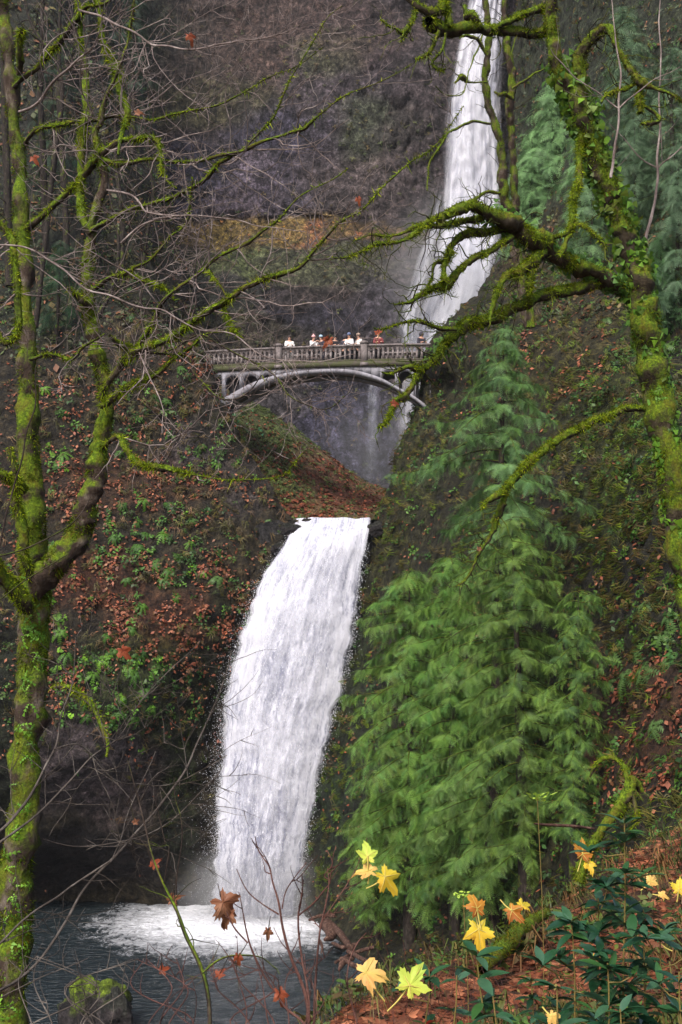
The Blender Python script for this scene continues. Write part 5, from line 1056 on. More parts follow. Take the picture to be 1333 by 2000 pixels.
conifer('hillside_conifer', 'small dim conifer between the thick tree and the upright grey sapling', (1240, 250), (1240, 450), 66, [(250, 8), (340, 45), (450, 60)], [(250, 8), (340, 45), (450, 60)], 1.0, 46, FAR_D, 'conifers on the right hillside')
conifer('hillside_conifer', 'low green conifer behind the thick tree and level with its bare stub', (1160, 330), (1150, 520), 72, [(330, 8), (420, 45), (520, 50)], [(330, 8), (420, 40), (520, 50)], 1.0, 44, FAR_G[1:] + FAR_D, 'conifers on the right hillside')
conifer('hillside_conifer', 'broad pale conifer overlapping the first one beside the upper waterfall, slightly lower', (1040, 250), (1035, 500), 84, [(250, 14), (375, 41), (500, 55)], [(250, 14), (375, 41), (500, 55)], 1.05, 64, FAR_G, 'conifers on the right hillside')
conifer('hillside_conifer', 'pale green conifer right behind the middle of the thick leaning trunk', (1140, 210), (1135, 500), 80, [(210, 14), (355, 48), (500, 65)], [(210, 14), (355, 48), (500, 65)], 1.05, 64, FAR_G, 'conifers on the right hillside')
conifer('hillside_conifer', 'dim green conifer between the two upright grey saplings', (1250, 140), (1250, 420), 72, [(140, 14), (280, 48), (420, 65)], [(140, 14), (280, 48), (420, 65)], 1.05, 64, FAR_D, 'conifers on the right hillside')
conifer('hillside_conifer', 'dim green conifer at the right edge level with the mossy fork', (1325, 330), (1320, 600), 61, [(330, 14), (465, 52), (600, 70)], [(330, 14), (465, 52), (600, 70)], 1.05, 64, FAR_D, 'conifers on the right hillside')
conifer('hillside_conifer', 'low dim conifer right of the thick trunk above the scattered ferns', (1290, 460), (1290, 640), 61, [(460, 14), (550, 45), (640, 60)], [(460, 14), (550, 45), (640, 60)], 1.05, 64, [(76, 112, 66), (90, 128, 76), (60, 90, 54)], 'conifers on the right hillside')
conifer('hillside_conifer', 'dark conifer on the far left slope between the two mossy trunks near the top', (100, 60), (105, 420), 76, [(60, 10), (200, 50), (420, 80)], [(60, 10), (200, 50), (420, 80)], .95, 36, [(54, 76, 58), (70, 92, 68), (44, 62, 46)], 'conifers on the left hillside')
conifer('hillside_conifer', 'dark conifer in the upper left corner right of the second mossy trunk', (262, -40), (260, 250), 82, [(-40, 10), (100, 60), (250, 60)], [(-40, 10), (100, 50), (250, 50)], .95, 30, [(54, 76, 58), (70, 92, 68), (44, 62, 46)], 'conifers on the left hillside')
conifer('hillside_conifer', 'small dark conifer low on the left slope just above the fern bank', (120, 470), (110, 640), 66, [(470, 8), (560, 50), (640, 60)], [(470, 8), (560, 50), (640, 60)], .8, 26, [(54, 84, 54), (64, 100, 60), (44, 62, 46)], 'conifers on the left hillside')
# thin bare trees on the left hillside
bt = [((70, 640), (105, 330), (120, 150), (60, 40), (20, -160), 13, 64), ((130, 600), (128, 400), (116, 200), (118, 0), (124, -200), 16, 70), ((240, 560), (238, 420), (226, 300), (232, 150), (240, -150), 12, 74), ((92, 560), (88, 380), (80, 200), (82, 60), (90, -150), 18, 72), ((180, 640), (222, 560), (232, 470), (215, 380), (205, 260), 10, 62), ((275, 600), (285, 480), (300, 380), (290, 300), (300, 220), 8, 66), ((20, 560), (14, 350), (10, 200), (4, 50), (0, -150), 20, 68)]
labs = ['thin bare tree leaning left on the far left slope with a bend near the top', 'straight bare tree with moss on the far left slope behind the forked trunks', 'slim bare tree farthest right on the wooded slope at the upper left', 'thickish upright bare trunk at the back of the upper left slope', 'short crooked bare tree low on the left slope above the bridge end', 'little bare sapling on the left slope nearest the orange ledge', 'pale tall trunk at the very left edge behind the mossy tree']
for (p0, p1, p2, p3, p4, w, D), lab in zip(bt, labs):
    pts = [(*p0, w), (*p1, w * .85), (*p2, w * .7), (*p3, w * .5), (*p4, w * .25)]
    mossy_tree('bare_tree', P(p0[0], p0[1], D), lab, 'tree', [(A_, pts, D, D, .35, 1)], M['bark'], M['bark'], 60, 'bare trees on the left hillside', tw=(((1.3, 1.2), 3.2, .05), dict(levels=2, up=.1, wig=.25, flat=1)), twmat=M['dark_twig'])
# ------------------------------------------------------------------ near slope cover
NR = [(126, 70, 48), (154, 92, 64), (104, 60, 44), (176, 116, 84), (92, 64, 48)]
def nprob(k, thr=-.2): return lambda px, py, X: np.clip((noise(X + k, .9) - thr) * 3, 0, 1) * (X[:, 1] > 1.5)
stuff('leaf_litter', [scatter(near, 31000, ST, .11, NR, lambda px, py, X: (X[:, 1] > 1.5) * np.clip(.5 + noise(X + 3, .8) * 1.5, .1, 1), 1.2, .35, .015)], M['leaf'], 'rusty fallen leaves carpeting the near slope at the lower right', 'leaf litter')
stuff('low_plants', [scatter(near, 2600, GR, .18, [(84, 96, 44), (104, 98, 52), (64, 78, 38), (120, 84, 52)], nprob(7, -.1), .9), scatter(near, 2600, BU[0], .13, [(58, 84, 40), (76, 104, 46), (92, 76, 50)], nprob(17, .05), .8), scatter(near, 9000, KT, .05, [(96, 112, 40), (72, 88, 34), (120, 110, 60)], nprob(27, -.1), .9)], M['leaf'], 'grass, moss and small herbs poking through the fallen leaves', 'undergrowth')
ln_ = []
X, N, px, py = sample(near, 2600, lambda px, py, X: (X[:, 1] > 2.0) & (X[:, 1] < 13))
for x_ in X[:1500]:
    d = rng.normal(size=3) * [1, 1, .5] + [0, 0, rng.uniform(0, 1.4)]; q, r_ = grow(x_, d, rng.uniform(.15, .6), rng.uniform(.0015, .0035), 0, .15, 4); ln_.append(tube(q, r_, 3))
V, Fc = quads_to(ln_); tag(link('litter_sticks', mesh('litter_sticks', V, Fc, None, True), None, M['red_twig']), 'thin dead stalks and sticks lying and standing in the leaf litter', 'sticks', None, 'stuff')

# ------------------------------------------------------------------ evergreen shrubs at the lower right
def lance(n=5, bend=.3, w=.17):
    V, Fc = [], []
    for i in range(n + 1):
        t = i / n; x = t; z = .18 * t - bend * t * t; ww = w * math.sin(math.pi * min(max(t, .02), .985)) ** .75 * (1.15 - .3 * t)
        V += [[x, ww, z + .05 * (ww / w)], [x, 0, z], [x, -ww, z + .05 * (ww / w)]]
    for i in range(n):
        for j in (0, 1): a = i * 3 + j; Fc += [[a, a + 1, a + 4], [a, a + 4, a + 3]]
    return np.array(V), np.array(Fc)
def leafmesh(nm, V, Fc, col, mat, var=.12):
    me = mesh(nm, V, Fc, (np.tile(lin(*col), (len(V), 1)) * rng.uniform(1 - var, 1 + var, (len(V), 1))).clip(0, 1), True); me.materials.append(mat); return me
GL = [leafmesh('leaf', *lance(5, rng.uniform(.15, .5), rng.uniform(.14, .2)), c, M['waxy']) for c in [(30, 62, 40), (36, 72, 44), (44, 80, 48), (56, 88, 64), (26, 50, 34), (52, 88, 44)]]
RL = [leafmesh('leaf', *lance(5, .5, .2), c, M['waxy']) for c in [(196, 42, 40), (214, 74, 56)]]
from mathutils import Matrix, Vector
def place(me, nm, parent, at, R, s, ploc):
    o = bpy.data.objects.new(nm, me); C.objects.link(o); o.parent = parent
    m4 = Matrix(R.tolist()).to_4x4(); m4.translation = tuple(np.array(at) - ploc); o.matrix_local = m4 @ Matrix.Scale(s, 4); return o
def shrub(label, b0, b1, D, wh, size, reds=0, per=(5, 9), lo=.12, group='evergreen shrubs on the near slope'):
    T = P(b1[0], b1[1], D); gx_, gy_ = P(b0[0], b0[1], D)[:2]; B = np.array([gx_, gy_, groundz(gx_, gy_) - .03]); root = empty('evergreen_shrub', B, label, 'shrub', group)
    wh = int(wh * 1.5); size *= 1.12
    n = 12; t = np.linspace(0, 1, n); Q = B + (T - B) * t[:, None] + .03 * np.stack([noise(np.stack([t * 3 + i * 9, t * 0 + B[0] * 7, t * 0], 1), 1) for i in range(3)], 1) * t[:, None]
    V, Fc = tube(Q, np.linspace(.006, .0025, n), 6, .1); link('stem', mesh('stem', V, Fc, None, True), root, M['stalk'])
    red = set(rng.choice(wh * 4, reds, replace=False).tolist()) if reds else set(); c = 0
    for k in range(wh):
        f = lo + (1 - lo) * (k + .6 * rng.random()) / (wh - .4); f = min(f, 1); i = min(int(f * (n - 1)), n - 2); p = Q[i] + (Q[i + 1] - Q[i]) * (f * (n - 1) - i)
        off = np.zeros(3)
        if rng.random() < .6 and k < wh - 1:       # a side shoot
            off = rng.normal(size=3) * [1, .6, .3]; off = off / np.linalg.norm(off) * size * rng.uniform(.6, 1.6) + [0, 0, size * .3]
            V, Fc = tube(np.array([p, p + off * .5 + [0, 0, -.01], p + off]), [.003, .0025, .002], 4); link('side_stem', mesh('side_stem', V, Fc), root, M['stalk'])
        for j in range(rng.integers(*per)):
            a = j * 2.4 + rng.random(); el = rng.uniform(-.35, .65); d = np.array([math.cos(a) * math.cos(el), math.sin(a) * math.cos(el), math.sin(el)])
            up = np.array([0, 0, 1.]) + rng.normal(size=3) * .25; Y = np.cross(up, d); Y /= np.linalg.norm(Y); R = np.stack([d, Y, np.cross(d, Y)], 1)
            me = random.choice(GL); o = place(me, 'leaf', root, p + off, R, size * rng.uniform(.65, 1.25), B); c += 1
            if c in red: o.data = random.choice(RL); o['label'] = 'red leaf'
    return root
m, nt, b = newmat('green_stalk'); b.inputs['Base Color'].default_value = (*lin(112, 96, 48), 1); b.inputs['Roughness'].default_value = .6; M['stalk'] = m
shrub('tallest evergreen shrub stem at the lower right, dark leaves whorled up to a bluish top', (1212, 2060), (1222, 1590), 4.0, 24, .075)
shrub('bushy dark glossy evergreen shrub just left of the tallest shrub stem', (1165, 2060), (1168, 1745), 4.3, 22, .085)
shrub('dense evergreen shrub with broad dark leaves left of the bushy one', (1125, 2060), (1120, 1800), 4.2, 14, .085, 1)
shrub('evergreen shrub at the right edge below the yellow leaf', (1290, 2060), (1285, 1830), 3.9, 14, .07, 1)
shrub('small evergreen shrub in the bottom right corner with a red leaf', (1325, 2070), (1322, 1900), 3.7, 10, .07, 1)
shrub('low evergreen shrub with pale bluish leaves and a pinkish red one, bottom centre right', (1075, 2070), (1085, 1935), 3.6, 8, .085, 2)
shrub('slender evergreen shrub below the yellow leaf pair, spreading dark green whorls', (945, 2070), (945, 1870), 4.1, 10, .085, 0)
shrub('low evergreen shrub with a hanging scarlet leaf at the bottom', (985, 2070), (975, 1945), 3.8, 6, .075, 2)
shrub('small evergreen seedling with a bluish upright leaf and red leaves beside the yellow leaf', (850, 2070), (828, 1880), 4.4, 5, .07, 2, lo=.45)
shrub('evergreen seedling with bright red leaves right of the yellow maple leaf', (890, 2070), (888, 1900), 4.2, 5, .065, 2, lo=.4)
shrub('low bright green shrub at the very bottom right of the bluish leaved one', (1200, 2090), (1215, 1975), 3.4, 6, .06)
shrub('evergreen shrub stem between the tallest stem and the right edge, leaves dark and glossy', (1250, 2060), (1252, 1780), 4.1, 14, .075)
shrub('dense dark evergreen shrub filling the space under the bushy one', (1180, 2070), (1185, 1880), 3.9, 10, .08)
shrub('slim evergreen seedling standing in the litter below the orange leaf cluster', (1045, 2040), (1040, 1905), 5.0, 5, .07, 0, lo=.3)

# ------------------------------------------------------------------ maple leaves
def maple_leaf(curl=.25, fold=.0, seed=0):
    r = np.random.default_rng(seed); lobes = [(-2.35, .55), (-1.15, .82), (0, 1.0), (1.15, .82), (2.35, .55)]; ang, rad = [], []
    for i, (a, R) in enumerate(lobes):
        for da, k in ((-.46, .60), (-.34, .64), (-.25, .82), (-.11, .80), (0, 1.0), (.11, .80), (.25, .82), (.34, .64), (.46, .60)):
            ang.append(a + da * (1 if i == 2 else .95)); rad.append(R * k * r.uniform(.86, 1.08))
        nxt = lobes[i + 1][0] if i < 4 else None
        if nxt is not None: ang.append((a + nxt) / 2); rad.append(.44 * r.uniform(.9, 1.1))
    ang = [-3.05] + ang + [3.05]; rad = [.12] + rad + [.12]; n = len(ang); V = [[0, 0, 0]]
    for ring in (.45, 1.0):
        for a, q in zip(ang, rad):
            x, y = math.cos(a) * q * ring, math.sin(a) * q * ring; rr = math.hypot(x, y)
            rib = .06 * math.cos(a * 5.2) * rr; z = rib - curl * rr * rr + fold * abs(y) + .05 * math.sin(5 * x + seed) * rr + .05 * math.cos(7 * y + seed) * rr; V.append([x, y, z])
    Fc = []
    for i in range(n - 1): Fc += [[0, 1 + i, 2 + i]]; a = 1 + i; c = 1 + n + i; Fc += [[a, c, c + 1], [a, c + 1, a + 1]]
    return np.array(V), np.array(Fc)
def leaf_colour(name, cols, spot=(120, 64, 26), sp=.35):
    m, nt, b = newmat(name); tc = nt.nodes.new('ShaderNodeTexCoord'); n = noise_n(nt, 2.2, 5, .6, tc.outputs['Object']); s = noise_n(nt, 9, 4, .7, tc.outputs['Object'])
    c = ramp(nt, n.outputs[0], [(.3, lin(*cols[0])), (.5, lin(*cols[1])), (.68, lin(*cols[2]))]); c = mixc(nt, ramp(nt, s.outputs[0], [(.62 - .2 * (sp - .3), g3(0)), (.7, g3(.9))]), c, lin(*spot))
    nt.links.new(c, b.inputs['Base Color']); b.inputs['Roughness'].default_value = .5; b.inputs['Specular IOR Level'].default_value = .25
    t = nt.nodes.new('ShaderNodeBsdfTranslucent'); nt.links.new(c, t.inputs[0]); mx = nt.nodes.new('ShaderNodeMixShader'); mx.inputs[0].default_value = .3
    nt.links.new(b.outputs[0], mx.inputs[1]); nt.links.new(t.outputs[0], mx.inputs[2]); nt.links.new(mx.outputs[0], nt.nodes['Material Output'].inputs[0]); bump(nt, b, s.outputs[0], .4, .01); return m
LY = leaf_colour('yellow_leaf', [(192, 188, 66), (214, 186, 54), (208, 150, 44)], sp=.5); LG = leaf_colour('yellow_green_leaf', [(160, 190, 84), (192, 204, 82), (214, 202, 80)], (150, 120, 40), .2)
LO = leaf_colour('orange_leaf', [(206, 164, 62), (172, 106, 42), (128, 68, 34)], (104, 50, 26), .5); LP = leaf_colour('peach_leaf', [(236, 186, 126), (226, 186, 100), (204, 134, 88)], (186, 104, 56), .35); LB = leaf_colour('brown_leaf', [(156, 108, 78), (124, 78, 54), (176, 132, 102)], (96, 54, 36), .3); LR = leaf_colour('rust_leaf', [(160, 84, 52), (136, 66, 42), (182, 110, 76)], (110, 50, 34), .3)
def rotm(yaw, tiltx, spin): return rot('x', tiltx) @ rot('y', yaw) @ rot('z', spin)
def leaf_thing(px, py, D, size_px, spin, tilt, yaw, mat, label, curl=.3, fold=0., group=None, stalk=.9, seed=0, name='maple_leaf', to=None):
    """blade facing the viewer roughly (its plane spans x-z), spin in the picture plane"""
    if name == 'maple_leaf': fold = fold or .32; curl += .12
    at = P(px, py, D); s = size_px * D / F / (1.72 if name == 'maple_leaf' else 1.62); e = empty(name, at, label, 'leaf', group)
    V, Fc = maple_leaf(curl, fold, seed); R = rot('z', yaw) @ rot('x', math.pi / 2 - tilt) @ rot('z', spin)
    vn = []
    for a_, L_ in ((-2.35, .5), (-1.15, .74), (0, .92), (1.15, .74), (2.35, .5)):
        for f in (.0, .33, .66): pass
        tt = np.linspace(.02, 1, 6) * L_; x_, y_ = np.cos(a_) * tt, np.sin(a_) * tt; z_ = .06 * math.cos(a_ * 5.2) * tt - curl * tt * tt + fold * np.abs(y_) + .05 * np.sin(5 * x_ + seed) * tt + .05 * np.cos(7 * y_ + seed) * tt
        vn.append(tube(np.stack([x_, y_, z_], 1), np.linspace(.022, .006, 6), 4))
    vV, vF = quads_to(vn); vv = link('veins', mesh('veins', ((lambda q: np.column_stack([q[:, 0], q[:, 1], q[:, 2] + .16 * fbm(q * [1, 1, 1] + seed, .7, 2)]))(vV * [1, np.random.default_rng(seed).uniform(.72, 1), 1]) * s) @ R.T, vF), None, M['ystalk'] if mat in (LY, LG, LP, LO) else mat); vv.parent = e
    V = V * [1, np.random.default_rng(seed).uniform(.72, 1), 1]; V[:, 2] += .16 * fbm(V + seed, .7, 2); V = (V * s) @ R.T; o = link('blade', mesh('blade', V, Fc, None, True), None, mat); o.parent = e
    d = R @ np.array([-1, 0, -.3]); end = d * s * stalk if to is None else np.array(P(*to)) - at
    Q = np.array([[0, 0, 0], end * .5 + [0, 0, -.06 * s], end]); V, Fc = tube(crom(Q, 8), [.0035 if name == 'maple_leaf' else .0022] * 4 + [.0028 if name == 'maple_leaf' else .0018] * 4, 5); q = link('stalk', mesh('stalk', V, Fc, None, True), None, M['ystalk'] if name == 'maple_leaf' else M['dark_twig']); q.parent = e
    return e
m, nt, b = newmat('yellow_stalk'); b.inputs['Base Color'].default_value = (*lin(188, 170, 84), 1); b.inputs['Roughness'].default_value = .6; M['ystalk'] = m
PI = math.pi
leaf_thing(719, 1672, 4.6, 62, PI / 2, .5, .2, LG, 'pale green and yellow leaf hanging before the cedars, top one of three at centre', .5, seed=1, to=(719, 1700, 4.6))
leaf_thing(752, 1712, 4.62, 84, -.95, .25, .3, LY, 'golden yellow leaf with green upper lobe hanging before the cedars, below two others', .3, seed=2, to=(716, 1735, 4.6))
leaf_thing(722, 1700, 4.6, 66, PI, .9, -.2, LP, 'small peach coloured leaf folded between the green and the golden leaf', .5, seed=3, to=(719, 1726, 4.6))
leaf_thing(714, 1902, 4.3, 88, -.15, .75, .1, LP, 'peach and yellow leaf lying flat at the lower centre, left of the greenish yellow one', .25, seed=4, to=(752, 1955, 4.3))
leaf_thing(800, 1925, 4.2, 92, .9, .35, .1, LG, 'greenish yellow maple leaf at the bottom centre beside the red leaves', .2, seed=5, to=(757, 1975, 4.2))
leaf_thing(935, 1815, 5.2, 84, -1.5, .4, .0, LY, 'large bright yellow leaf below a brown spotted one, centre right', .25, seed=6)
leaf_thing(932, 1775, 5.2, 66, 1.7, .5, .3, LO, 'orange brown spotted leaf directly above the large bright yellow leaf', .5, seed=7)
leaf_thing(1000, 1778, 5.4, 62, -.7, .5, -.3, LO, 'orange and brown crumpled leaf right of the yellow one, its tips yellow', .6, seed=8)
leaf_thing(1020, 1768, 5.5, 40, .3, .8, .3, LY, 'small yellow leaf overlapping the right side of the crumpled orange leaf', .3, seed=9)
leaf_thing(1138, 1668, 6.2, 62, 1.2, .3, .4, LO, 'orange brown leaf standing upright among shrub stems, yellow at its base', .3, seed=10)
leaf_thing(1150, 1686, 6.2, 46, -1.4, .7, .1, LY, 'small yellow leaf just under the upright orange brown leaf', .3, seed=11)
leaf_thing(1270, 1722, 5.6, 46, .6, .5, .2, LP, 'yellowish peach leaf on the slope left of the yellow leaf at the right edge', .4, seed=12)
leaf_thing(1292, 1748, 5.4, 30, -.4, .9, .1, LP, 'small pink peach leaf right under the yellowish peach leaf', .3, seed=13)
leaf_thing(1326, 1737, 5.0, 44, 1.4, .3, -.2, LY, 'pale yellow leaf at the right edge of the picture', .2, seed=14)
leaf_thing(1288, 1842, 4.6, 50, 2.6, 1.0, .2, LB, 'brown dead leaf behind the shrub at the lower right', .5, seed=15)
leaf_thing(1078, 1985, 3.6, 46, -1.1, .7, .2, LP, 'pale pinkish leaf at the bottom edge left of the bluish shrub', .4, seed=16)
leaf_thing(1160, 1870, 4.9, 30, .5, 1.1, 0, LY, 'tiny yellow leaf deep among the dark shrub leaves', .2, seed=17)

# ------------------------------------------------------------------ bare shrubs and saplings at the lower left and centre
def bare(name, label, stems, mat, tw, group=None, D0=6, cat='shrub', md=0):
    p0 = stems[0][0][0]; root = empty(name, P(p0[0], p0[1], stems[0][1]), label, cat, group); qs = []
    for pts, a, b_ in stems:
        pts = [(x_, y_, w_ * (.62 if 'branch' in name else .8)) for x_, y_, w_ in pts]; Q = path(pts, a, b_, .03, 6); V, Fc = tube(Q[0], Q[1], 6, .15, rng.uniform(0, 9)); link('stem', mesh('stem', V, Fc, None, True), root, mat); qs.append(Q)
    if tw:
        (V, Fc), tips = twigs(qs, *tw[0], **tw[1]); tag(link('twigs', mesh('twigs', V, Fc, None, True), root, mat), kind='stuff')
    return root
TW1 = (((6.5, 6.0), .95, .003), dict(levels=2, up=.02, wig=.13, flat=.5))
bare('bare_branch', 'long grey bare branch reaching from the bottom left corner up to beside the falls', [([(-60, 1975, 9), (0, 1940, 9), (40, 1915, 9), (85, 1875, 8), (130, 1800, 8), (165, 1735, 8), (220, 1675, 8), (265, 1630, 7), (310, 1575, 7), (350, 1510, 7), (380, 1460, 6), (400, 1415, 5), (425, 1360, 4), (440, 1320, 3), (452, 1270, 2)], 5.5, 7.5),
   ([(-60, 1880, 7), (0, 1840, 7), (75, 1780, 6), (115, 1750, 6), (150, 1725, 6), (210, 1685, 6)], 5.6, 6.3), ([(210, 1685, 4), (250, 1600, 3), (300, 1470, 2)], 6.2, 6.8)], M['twig2'], TW1, 'bare branches at the lower left', cat='branch')
bare('bare_branch', 'forked grey bare branch entering at the left edge and fanning out over the dark rock', [([(-60, 1650, 10), (0, 1615, 10), (50, 1560, 9), (85, 1510, 7), (107, 1465, 6), (120, 1405, 4), (140, 1335, 3), (145, 1250, 2)], 5.6, 6.6),
   ([(-60, 1680, 8), (0, 1640, 8), (75, 1585, 7), (135, 1530, 6), (175, 1475, 5), (235, 1435, 4), (280, 1370, 3), (325, 1320, 3), (390, 1250, 2)], 5.7, 6.9), ([(107, 1466, 4), (160, 1455, 4), (220, 1527, 4), (280, 1530, 3), (350, 1520, 3), (445, 1470, 2)], 6.1, 6.8),
   ([(85, 1635, 4), (160, 1660, 4), (260, 1640, 3), (340, 1600, 3), (425, 1505, 2)], 6.0, 6.8)], M['twig2'], TW1, 'bare branches at the lower left', cat='branch')
bare('bare_branch', 'thin dark twig arching across the left trunk at fork height', [([(-60, 1085, 5), (0, 1083, 5), (60, 1068, 5), (110, 1040, 4), (150, 1010, 4), (180, 970, 3)], 7.5, 8.0), ([(-30, 1200, 4), (0, 1176, 4), (60, 1128, 4), (125, 1085, 3)], 7.4, 7.8), ([(-10, 1095, 6), (10, 1020, 6), (30, 960, 5), (50, 860, 5), (70, 790, 4), (76, 700, 3)], 7.4, 7.7)], M['dark_twig'], None, 'bare branches at the lower left', cat='branch')
bare('bare_sapling', 'dark leaning sapling with brown leaves rising from the bottom over the pool', [([(412, 2080, 12), (412, 2000, 11), (402, 1930, 10), (385, 1885, 10), (360, 1835, 9), (345, 1770, 8), (325, 1715, 6), (300, 1665, 5), (288, 1635, 4), (270, 1560, 3), (250, 1490, 2)], 5.0, 5.6),
   ([(392, 1900, 5), (420, 1878, 5), (460, 1867, 4), (510, 1868, 3), (545, 1900, 2)], 5.1, 5.3), ([(328, 1716, 3), (330, 1655, 3), (318, 1640, 2.5), (300, 1560, 2)], 5.5, 5.6), ([(350, 1790, 3), (356, 1680, 3), (356, 1600, 3), (346, 1560, 2), (346, 1520, 2)], 5.4, 5.6)], M['dark_twig'], (((5, 4), .42, .003), dict(levels=2, up=.03, wig=.2, flat=.5)), cat='sapling')
TW2 = (((5.5, 5), .25, .0022), dict(levels=2, up=.1, wig=.1, flat=.6))
bare('red_twig_shrub', 'reddish bare shrub stem standing tallest before the foot of the lower fall', [([(604, 2080, 10), (600, 1985, 9), (587, 1918, 8), (571, 1866, 7), (558, 1814, 6), (549, 1769, 5), (535, 1727, 4), (529, 1695, 4), (517, 1675, 3), (508, 1655, 3), (504, 1630, 2)], 4.6, 4.8),
   ([(549, 1790, 4), (520, 1775, 3.5), (490, 1752, 3), (474, 1728, 2.5), (460, 1690, 2)], 4.7, 4.7), ([(556, 1778, 3), (562, 1745, 3), (580, 1712, 2.4), (600, 1680, 1.6)], 4.7, 4.8)], M['red_twig'], TW2, 'reddish bare shrubs before the pool')
bare('red_twig_shrub', 'slanting pinkish bare stem leaning left towards the curled brown leaf', [([(640, 2060, 6), (591, 2000, 6), (558, 1970, 6), (533, 1927, 5), (508, 1884, 5), (490, 1850, 5), (479, 1817, 4), (470, 1776, 3), (462, 1740, 2)], 4.4, 4.7), ([(486, 1840, 4), (460, 1815, 4), (447, 1795, 3), (440, 1780, 2)], 4.5, 4.6)], M['red_twig'], TW2, 'reddish bare shrubs before the pool')
bare('red_twig_shrub', 'thin upright pink stem right of the tallest reddish one, forking high to the right', [([(606, 2070, 6), (599, 1954, 5), (593, 1875, 5), (591, 1794, 5), (595, 1758, 4), (597, 1715, 3)], 4.6, 4.7), ([(592, 1785, 4), (618, 1758, 4), (634, 1732, 3), (645, 1712, 3), (634, 1702, 2.5), (648, 1679, 2.5), (640, 1655, 2)], 4.65, 4.7)], M['red_twig'], TW2, 'reddish bare shrubs before the pool')
bare('red_twig_shrub', 'dark red bare stem nearest the driftwood pile', [([(610, 2080, 7), (610, 1965, 6), (625, 1841, 5), (632, 1800, 4), (638, 1770, 4), (643, 1728, 3), (640, 1690, 2)], 4.8, 4.9), ([(632, 1800, 3), (655, 1760, 3), (690, 1700, 2), (715, 1640, 1.6)], 4.85, 4.9), ([(720, 2080, 4), (690, 1990, 4), (672, 1925, 4), (678, 1880, 3), (700, 1842, 3), (722, 1822, 2)], 4.6, 4.7)], M['red_twig'], TW2, 'reddish bare shrubs before the pool')
for i, (x, lab) in enumerate([(60, 'tangle of thin bare twigs at the very bottom left corner'), (180, 'thin bare twigs in front of the mossy boulder'), (330, 'low thin bare twigs at the bottom left of the dark sapling'), (480, 'low tangle of thin pinkish twigs at the bottom between the sapling and the red stems'), (560, 'sparse low twigs at the foot of the tallest red stem')]):
    st = [([(x + rng.normal() * 26, 2080, 4), (x + rng.normal() * 34, 2000, 3.4), (x + rng.normal() * 44, 1925, 2.6), (x + rng.normal() * 60, 1870, 1.8)], 4.6, 4.9) for _ in range(4)]
    bare('twig_tangle', lab, st, M['red_twig'] if i > 1 else M['twig2'], (((5, 4), .3, .0019), dict(levels=2, up=.06, wig=.12, flat=.6)), 'low bare twigs along the bottom')
# bare upright saplings in front of the right hand slope
bare('grey_sapling', 'upright grey sapling growing right of the thick mossy trunk with straight thin side shoots', [([(1262, 490, 8), (1264, 465, 8), (1273, 415, 8), (1281, 365, 7), (1286, 330, 7), (1288, 250, 5), (1291, 125, 4), (1288, 0, 3), (1285, -120, 2)], 12, 12), ([(1286, 332, 4), (1320, 300, 3), (1370, 250, 2)], 12, 12), ([(1286, 332, 4), (1240, 295, 3), (1190, 240, 2)], 12, 12)], M['twig'], (((1.6, 1.5), .8, .005), dict(levels=2, up=.12, wig=.08, flat=.5)), 'grey saplings at the right', cat='sapling')
bare('grey_sapling', 'upright grey sapling crossing before the thick mossy trunk near the top right', [([(1194, 350, 8), (1196, 330, 8), (1208, 250, 6), (1211, 200, 6), (1208, 100, 4), (1196, 25, 3), (1190, -60, 2)], 11.2, 11.2), ([(1211, 215, 4), (1150, 170, 3), (1090, 120, 3), (1075, 95, 2)], 11.2, 11), ([(1210, 215, 4), (1260, 170, 3), (1330, 130, 2)], 11.2, 11)], M['twig'], (((1.6, 1.5), .7, .004), dict(levels=2, up=.12, wig=.08, flat=.5)), 'grey saplings at the right', cat='sapling')
